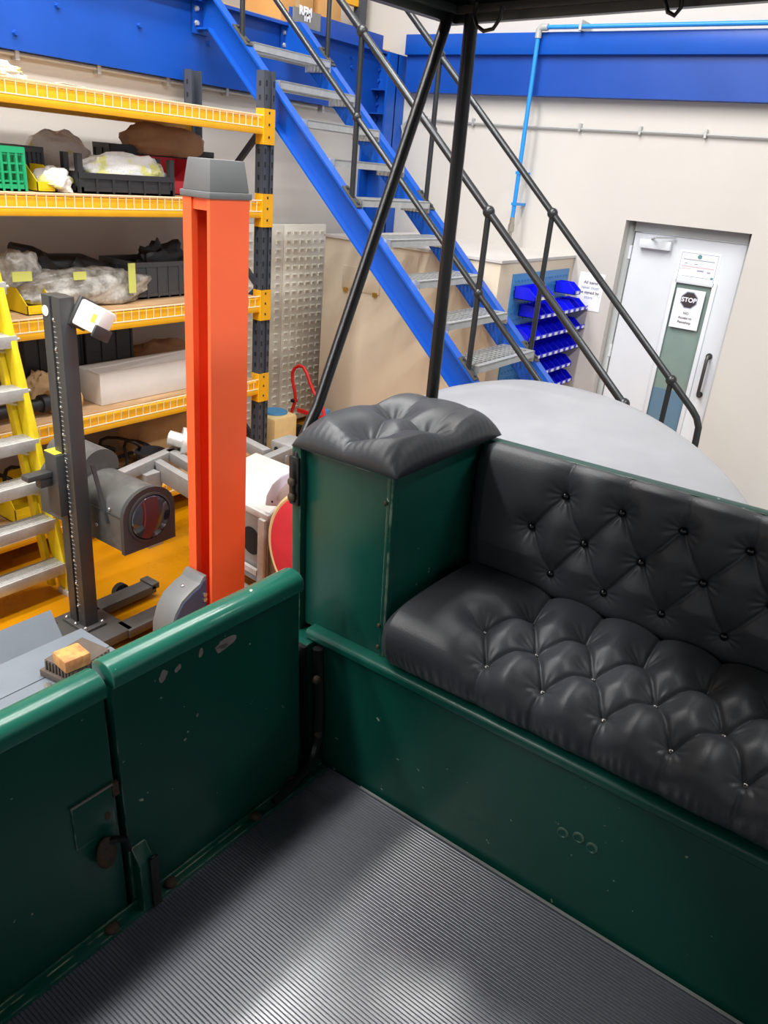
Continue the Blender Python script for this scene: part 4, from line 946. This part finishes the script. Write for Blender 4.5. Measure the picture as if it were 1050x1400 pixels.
# ribbed mat: one continuous corrugated sheet
x0, x1, ya_, yb_ = XI+.022, .615, -.85, 1.262; n = int((yb_-ya_)/.0078)
mb = MB(); vs = []; fs = []
prof = []
for k in range(n):
    y = ya_ + (yb_-ya_)*k/n; d = (yb_-ya_)/n
    prof += [(y, .0), (y+d*.10, .0018), (y+d*.20, .0024), (y+d*.76, .0024), (y+d*.86, .0018), (y+d*.94, .0)]
for y, z in prof: vs += [(x0, y, z), (x1, y, z)]
for k in range(len(prof)-1): fs.append((2*k, 2*k+1, 2*k+3, 2*k+2))
nb = len(vs); vs += [(x0, ya_, -.011), (x1, ya_, -.011), (x1, yb_, -.011), (x0, yb_, -.011)]
fs.append((nb+3, nb+2, nb+1, nb)); fs.append((nb, nb+1, 1, 0)); fs.append((2*(len(prof)-1), 2*(len(prof)-1)+1, nb+2, nb+3))
mb.add(vs, fs)
car(mb, 'floor_mat', M['mat'], None, label='black ribbed rubber mat on the carriage floor', cat='mat', smooth=25)
car(MB().tube([(-.97, 1.256, .006), (-.2, 1.256, .006), (.6, 1.256, .006)], .004, 6), 'mat_edge_bead', mat('mat_edge', (120,124,122), .4), cr)

# ------------------------------------------------------------------ buttoned cushions
def seg_dist(A, B, p, q):
    px, py = q[0]-p[0], q[1]-p[1]; L = px*px+py*py
    t = np.clip(((A-p[0])*px + (B-p[1])*py)/L, 0, 1)
    return np.hypot(A-(p[0]+t*px), B-(p[1]+t*py)), t
def tufting(A, B, rows, lo, hi, da, puff=.022, crease=.007, btn=.012, wid=.035, pleat=True):
    """displacement field for diamond buttoning; rows = [(b, first a, count)] from front to back"""
    dmin = np.full(A.shape, 9.0); dbtn = np.full(A.shape, 9.0); wr = np.zeros(A.shape)
    segs = []
    for i, (b, a0, cnt) in enumerate(rows):
        for k in range(cnt):
            a = a0+da*k; d = np.hypot(A-a, B-b); th = np.arctan2(B-b, A-a)
            wr += .0011*np.sin(11*th+k*1.7+i)*np.exp(-((d-.022)/.018)**2)
            dbtn = np.minimum(dbtn, d)
            if i+1 < len(rows):
                b2, a2, c2 = rows[i+1]
                for j in range(c2):
                    aa = a2+da*j
                    if abs(aa-a) < da*.75: segs.append(((a, b), (aa, b2), 1.0))
    if pleat:
        for k in range(rows[0][2]): segs.append(((rows[0][1]+da*k, rows[0][0]), (rows[0][1]+da*k, lo), .8))
        for k in range(rows[-1][2]): segs.append(((rows[-1][1]+da*k, rows[-1][0]), (rows[-1][1]+da*k, hi), .8))
    cr_ = np.zeros(A.shape); val = np.zeros(A.shape)
    for p, q, s in segs:
        d, t = seg_dist(A, B, p, q); diag = s == 1.0
        mid = 1-.30*np.sin(np.pi*np.clip(t, 0, 1)) if diag else .75-.45*t
        val = 1-(1-val)*(1-mid*np.exp(-(d/(wid*.78))**1.25)); cr_ = np.maximum(cr_, mid*np.exp(-(d/.0042)**2))
    val = 1-(1-val)*(1-np.exp(-(dbtn/(wid*.8))**1.3))
    return 1.25*puff*(1-val) - crease*cr_ - btn*np.exp(-(dbtn/.016)**2) + wr
def curve_sampler(ctrl, k=400):
    c = np.array(ctrl, float); n = len(c); out = []
    e = np.vstack([2*c[0]-c[1], c, 2*c[-1]-c[-2]])
    for i in range(n-1):
        p0, p1, p2, p3 = e[i], e[i+1], e[i+2], e[i+3]
        for s in np.linspace(0, 1, k//(n-1), endpoint=False):
            out.append(.5*((2*p1)+(-p0+p2)*s+(2*p0-5*p1+4*p2-p3)*s*s+(-p0+3*p1-3*p2+p3)*s**3))
    out.append(c[-1]); out = np.array(out); s = np.concatenate([[0], np.cumsum(np.linalg.norm(np.diff(out, axis=0), axis=1))])
    return out, s
def cushion(name, ctrl, xa, xb, nu, nv, rows_of, da, label, key, cat='cushion', endr=.05, endh=.05, pk=0, **kw):
    cv_, s = curve_sampler(ctrl); L = s[-1]
    U = np.linspace(xa, xb, nu); S = np.linspace(0, L, nv); Yc = np.interp(S, s, cv_[:, 0]); Zc = np.interp(S, s, cv_[:, 1])
    ty = np.gradient(Yc, S); tz = np.gradient(Zc, S); ny, nz = -tz, ty          # outward normal in the section plane
    ln = np.hypot(ny, nz); ny /= ln; nz /= ln
    A, B = np.meshgrid(U, S, indexing='ij')
    rows = [(key(s, cv_, r[0]), r[1], r[2]) for r in rows_of]
    D = tufting(A, B, rows, 0, L, da, **kw)
    D *= (np.clip(S/.12, 0, 1)**1.3*np.clip((L-S)/.03, 0, 1)**.5)[None, :]
    D += .0011*np.sin(A*310 + 2.2*np.sin(A*37))*np.exp(-((B-pk)/.030)**2) if pk else 0
    # rounded ends
    ea = np.minimum(A-xa, xb-A); q = np.clip(1-ea/endr, 0, 1); D = D*(1-q) - endh*(1-np.sqrt(np.clip(1-q*q, 0, 1)))
    for i in range(6):
        pass
    V = np.stack([A, Yc[None, :]+ny[None, :]*D, Zc[None, :]+nz[None, :]*D], axis=-1).reshape(-1, 3)
    fs = [(i*nv+j, (i+1)*nv+j, (i+1)*nv+j+1, i*nv+j+1) for i in range(nu-1) for j in range(nv-1)]
    mb = MB(); mb.v = [Vector(p) for p in V]; mb.f = [list(f) for f in fs]
    rim = [i*nv for i in range(nu)] + [(nu-1)*nv+j for j in range(1, nv)] + [i*nv+nv-1 for i in range(nu-2, -1, -1)] + [j for j in range(nv-2, 0, -1)]
    mb.f.append(rim)
    t = thing(name, CW((xa/2+xb/2, ctrl[0][0], ctrl[0][1])), label, cat)
    build(mb, 'leather_cover', M['leather'], t, smooth=180, T=CW)
    return t, rows, (Yc, Zc, ny, nz, S)
def key_y(s, c, v):
    i = np.where(c[:, 1] > .515)[0]; return float(np.interp(v, c[i, 0], s[i]))
def key_z(s, c, v):
    o = np.argsort(c[:, 1]); return float(np.interp(v, c[o, 1], s[o]))
seat_ctrl = [(1.290, .416), (1.272, .424), (1.260, .45), (1.260, .488), (1.276, .520), (1.32, .534), (1.42, .538), (1.54, .536), (1.622, .528)]
t, rows, sec = cushion('seat_cushion', seat_ctrl, -.943, .615, 520, 190, [(1.288, -.665, 10), (1.397, -.735, 10), (1.508, -.668, 10)], .137, 'buttoned black leather bench seat cushion', key_y, endr=.045, endh=.025, pk=.055, puff=.036, crease=.010, btn=.014, wid=.034)
def buttons(t, rows, sec, da, r, h, m, off):
    Yc, Zc, ny, nz, S = sec; first = None
    for b, a0, cnt in rows:
        y, z, n1, n2 = [float(np.interp(b, S, q)) for q in (Yc, Zc, ny, nz)]
        for k in range(cnt):
            p = Vector((a0+da*k, y+n1*off, z+n2*off))
            if first is None:
                first = car(MB().lathe(p, [(r*.8, -h*.6), (r, 0), (r*.9, h*.5), (r*.55, h*.85), (.0005, h)], 16, (0, n1, n2)), 'button', m, t); fp = p; fn = (n1, n2); dy = (y, z)
            elif abs(n1-fn[0]) < .15: dup(first, CW(p)-CW(fp), t)
            else: car(MB().lathe(p, [(r*.8, -h*.6), (r, 0), (r*.9, h*.5), (r*.55, h*.85), (.0005, h)], 16, (0, n1, n2)), 'button', m, t)
buttons(t, rows, sec, .137, .0065, .005, M['pin'], -.018)
back_ctrl = [(1.640, .535), (1.622, .552), (1.618, .60), (1.618, .714), (1.620, .80), (1.628, .85), (1.645, .876), (1.664, .884)]
t, rows, sec = cushion('back_cushion', back_ctrl, -.938, .615, 520, 170, [(.607, -.690, 10), (.714, -.758, 10), (.817, -.683, 10)], .140, 'buttoned black leather back cushion of the bench seat', key_z, endr=.05, endh=.02, puff=.021, crease=.006, btn=.009, wid=.032)
buttons(t, rows, sec, .140, .0095, .008, M['button'], -.004)
# corner box cushion: a domed pad
nx, ny_ = 130, 170
xa, xb, ya_, yb_ = -1.232, -.918, 1.262, 1.712
U = np.linspace(-1, 1, nx); V_ = np.linspace(-1, 1, ny_); A, B = np.meshgrid(U, V_, indexing='ij')
Xg = (xa+xb)/2 + A*(xb-xa)/2; Yg = (ya_+yb_)/2 + B*(yb_-ya_)/2
prof = np.power(np.clip(1-np.abs(A)**3.6, 0, 1), .46)*np.power(np.clip(1-np.abs(B)**4.4, 0, 1), .46)
bt = [(-1.066, 1.362), (-1.002, 1.488), (-1.134, 1.535)]
dm = np.full(A.shape, 9.0); db = np.full(A.shape, 9.0); crs = np.zeros(A.shape); wr = np.zeros(A.shape)
sg = [(bt[0], bt[1]), (bt[0], bt[2]), (bt[1], bt[2]), (bt[0], (-1.075, ya_)), (bt[1], (xb, 1.54)), (bt[2], (xa, 1.56)), (bt[2], (-1.12, yb_)), (bt[1], (-1.0, yb_))]
val = np.zeros(A.shape)
for i, (p, q) in enumerate(sg):
    d, t_ = seg_dist(Xg, Yg, p, q); s_ = 1 if i < 4 else .35
    md_ = s_*((.85-.35*np.sin(np.pi*t_)) if i < 3 else (.8-.55*t_))
    val = 1-(1-val)*(1-md_*np.exp(-(d/.032)**1.25)); crs = np.maximum(crs, md_*np.exp(-(d/.004)**2))
for p in bt:
    d = np.hypot(Xg-p[0], Yg-p[1]); db = np.minimum(db, d); th = np.arctan2(Yg-p[1], Xg-p[0]); wr += .0016*np.sin(9*th)*np.exp(-((d-.03)/.02)**2)
val = 1-(1-val)*(1-np.exp(-(db/.038)**1.3)); D = .046*(1-val) - .004*crs - .014*np.exp(-(db/.018)**2) + wr
gath = .0006*np.sin(Xg*330)*np.exp(-((B+1)/.16)**2)*(np.abs(A) < .93) + .0005*np.sin(Yg*300)*np.exp(-((1-A)/.16)**2)*(np.abs(B) < .93)
Zg = .893 + prof*.031 + D*np.clip(prof*1.3, 0, 1) + gath*np.clip(prof*3, 0, 1)
mb = MB(); mb.v = [Vector(p) for p in np.stack([Xg, Yg, Zg], -1).reshape(-1, 3)]
mb.f = [[i*ny_+j, (i+1)*ny_+j, (i+1)*ny_+j+1, i*ny_+j+1] for i in range(nx-1) for j in range(ny_-1)]
rim = [i*ny_ for i in range(nx)] + [(nx-1)*ny_+j for j in range(1, ny_)] + [i*ny_+ny_-1 for i in range(nx-2, -1, -1)] + [j for j in range(ny_-2, 0, -1)]
mb.f.append(rim)
t = thing('arm_cushion', CW(((xa+xb)/2, (ya_+yb_)/2, .893)), 'small buttoned grey-black leather cushion on top of the green corner box', 'cushion')
build(mb, 'leather_cover', M['leather'], t, smooth=180, T=CW)
for p in bt:
    i = int(np.argmin(np.abs(Xg[:, 0]-p[0]))); j = int(np.argmin(np.abs(Yg[0]-p[1])))
    car(MB().lathe((p[0], p[1], Zg[i, j]+.001), [(.008, -.004), (.009, 0), (.006, .004), (.0005, .005)], 14), 'button', M['button'], t)

# ------------------------------------------------------------------ canopy on iron stays
cn = thing('canopy', CW((-.3, .45, 1.84)), 'dark green canopy with moulded rim over the carriage', 'canopy')
CX0_, CX1_, CY0_, CY1_ = -1.262, .75, -1.1, 1.856
def rim_(o, z0, z1, th):
    return MB().box((CX0_+o, CY1_-o-th, z0), (CX1_-o, CY1_-o, z1)).box((CX0_+o, CY0_+o, z0), (CX0_+o+th, CY1_-o, z1)).box((CX1_-o-th, CY0_+o, z0), (CX1_-o, CY1_-o, z1)).box((CX0_+o, CY0_+o, z0), (CX1_-o, CY0_+o+th, z1))
car(rim_(0, 1.838, 1.93, .022), 'rim_board', M['canopy'], cn, bev=.004)
car(rim_(.022, 1.856, 1.872, .016), 'rim_moulding', mat('rim_moulding_paint', (58,62,62), .4, .3), cn, bev=.003)
car(rim_(.022, 1.90, 1.93, .05), 'roof_rail', M['canopy'], cn, bev=.006)
car(MB().box((CX0_+.02, CY0_+.02, 1.928), (CX1_-.02, CY1_-.02, 1.945)), 'roof_panel', M['canopy'], cn)
for k in range(5): car(MB().box((CX0_+.03, -.8+.55*k, 1.90), (CX1_-.03, -.76+.55*k, 1.928)), 'roof_bow', M['canopy'], cn)
car(MB().tube([CW_ for CW_ in [(-1.16, 1.80, 1.872), (-1.166, 1.80, 1.846), (-1.155, 1.80, 1.824), (-1.135, 1.80, 1.813), (-1.11, 1.80, 1.816), (-1.093, 1.80, 1.836), (-1.09, 1.80, 1.86)]], .0045, 8), 'hook', M['iron'], cn)
car(MB().tube([(-.705, 1.80, 1.872), (-.71, 1.80, 1.845), (-.70, 1.80, 1.825), (-.685, 1.80, 1.818), (-.675, 1.80, 1.83), (-.675, 1.80, 1.86)], .0045, 8), 'hook', M['iron'], cn)
def stay(pts, r, nm, lab):
    t = thing('canopy_stay', CW(pts[0]), lab, 'stay'); car(MB().tube(pts, r, 12), 'rod', M['iron'], t); return t
s1 = stay([(-1.222, 1.260, .752), (-1.222, 1.260, .80), (-1.222, 1.264, .845), (-1.226, 1.285, .885), (-1.236, 1.322, .922), (-1.246, 1.366, .965), (-1.25, 1.587, 1.393), (-1.245, 1.785, 1.80), (-1.243, 1.83, 1.90)], [.008, .009, .012, .0145, .0145, .0145, .0145, .0145, .0145], 'rod', 'slanting black iron stay bolted to the box side')
car(MB().box((-1.238, 1.258, .742), (-1.206, 1.268, .868)), 'foot_strap', M['iron'], s1, bev=.004)
for z in (.805, .765):
    car(MB().lathe((-1.222, 1.254, z), [(.011, 0), (.011, .005), (.007, .008)], 14, (0,-1,0)), 'bolt', M['rust'], s1)
s2 = stay([(-1.2, 1.775, .30), (-1.2, 1.785, .6), (-1.2, 1.797, .908), (-1.2, 1.83, 1.5), (-1.2, 1.846, 1.90)], .0175, 'rod', 'upright black iron stay rising behind the corner cushion')
car(MB().box((-1.225, 1.72, .30), (-1.175, 1.79, .36)).box((-1.225, 1.72, .7), (-1.175, 1.79, .74)), 'foot_strap', M['iron'], s2, bev=.004)
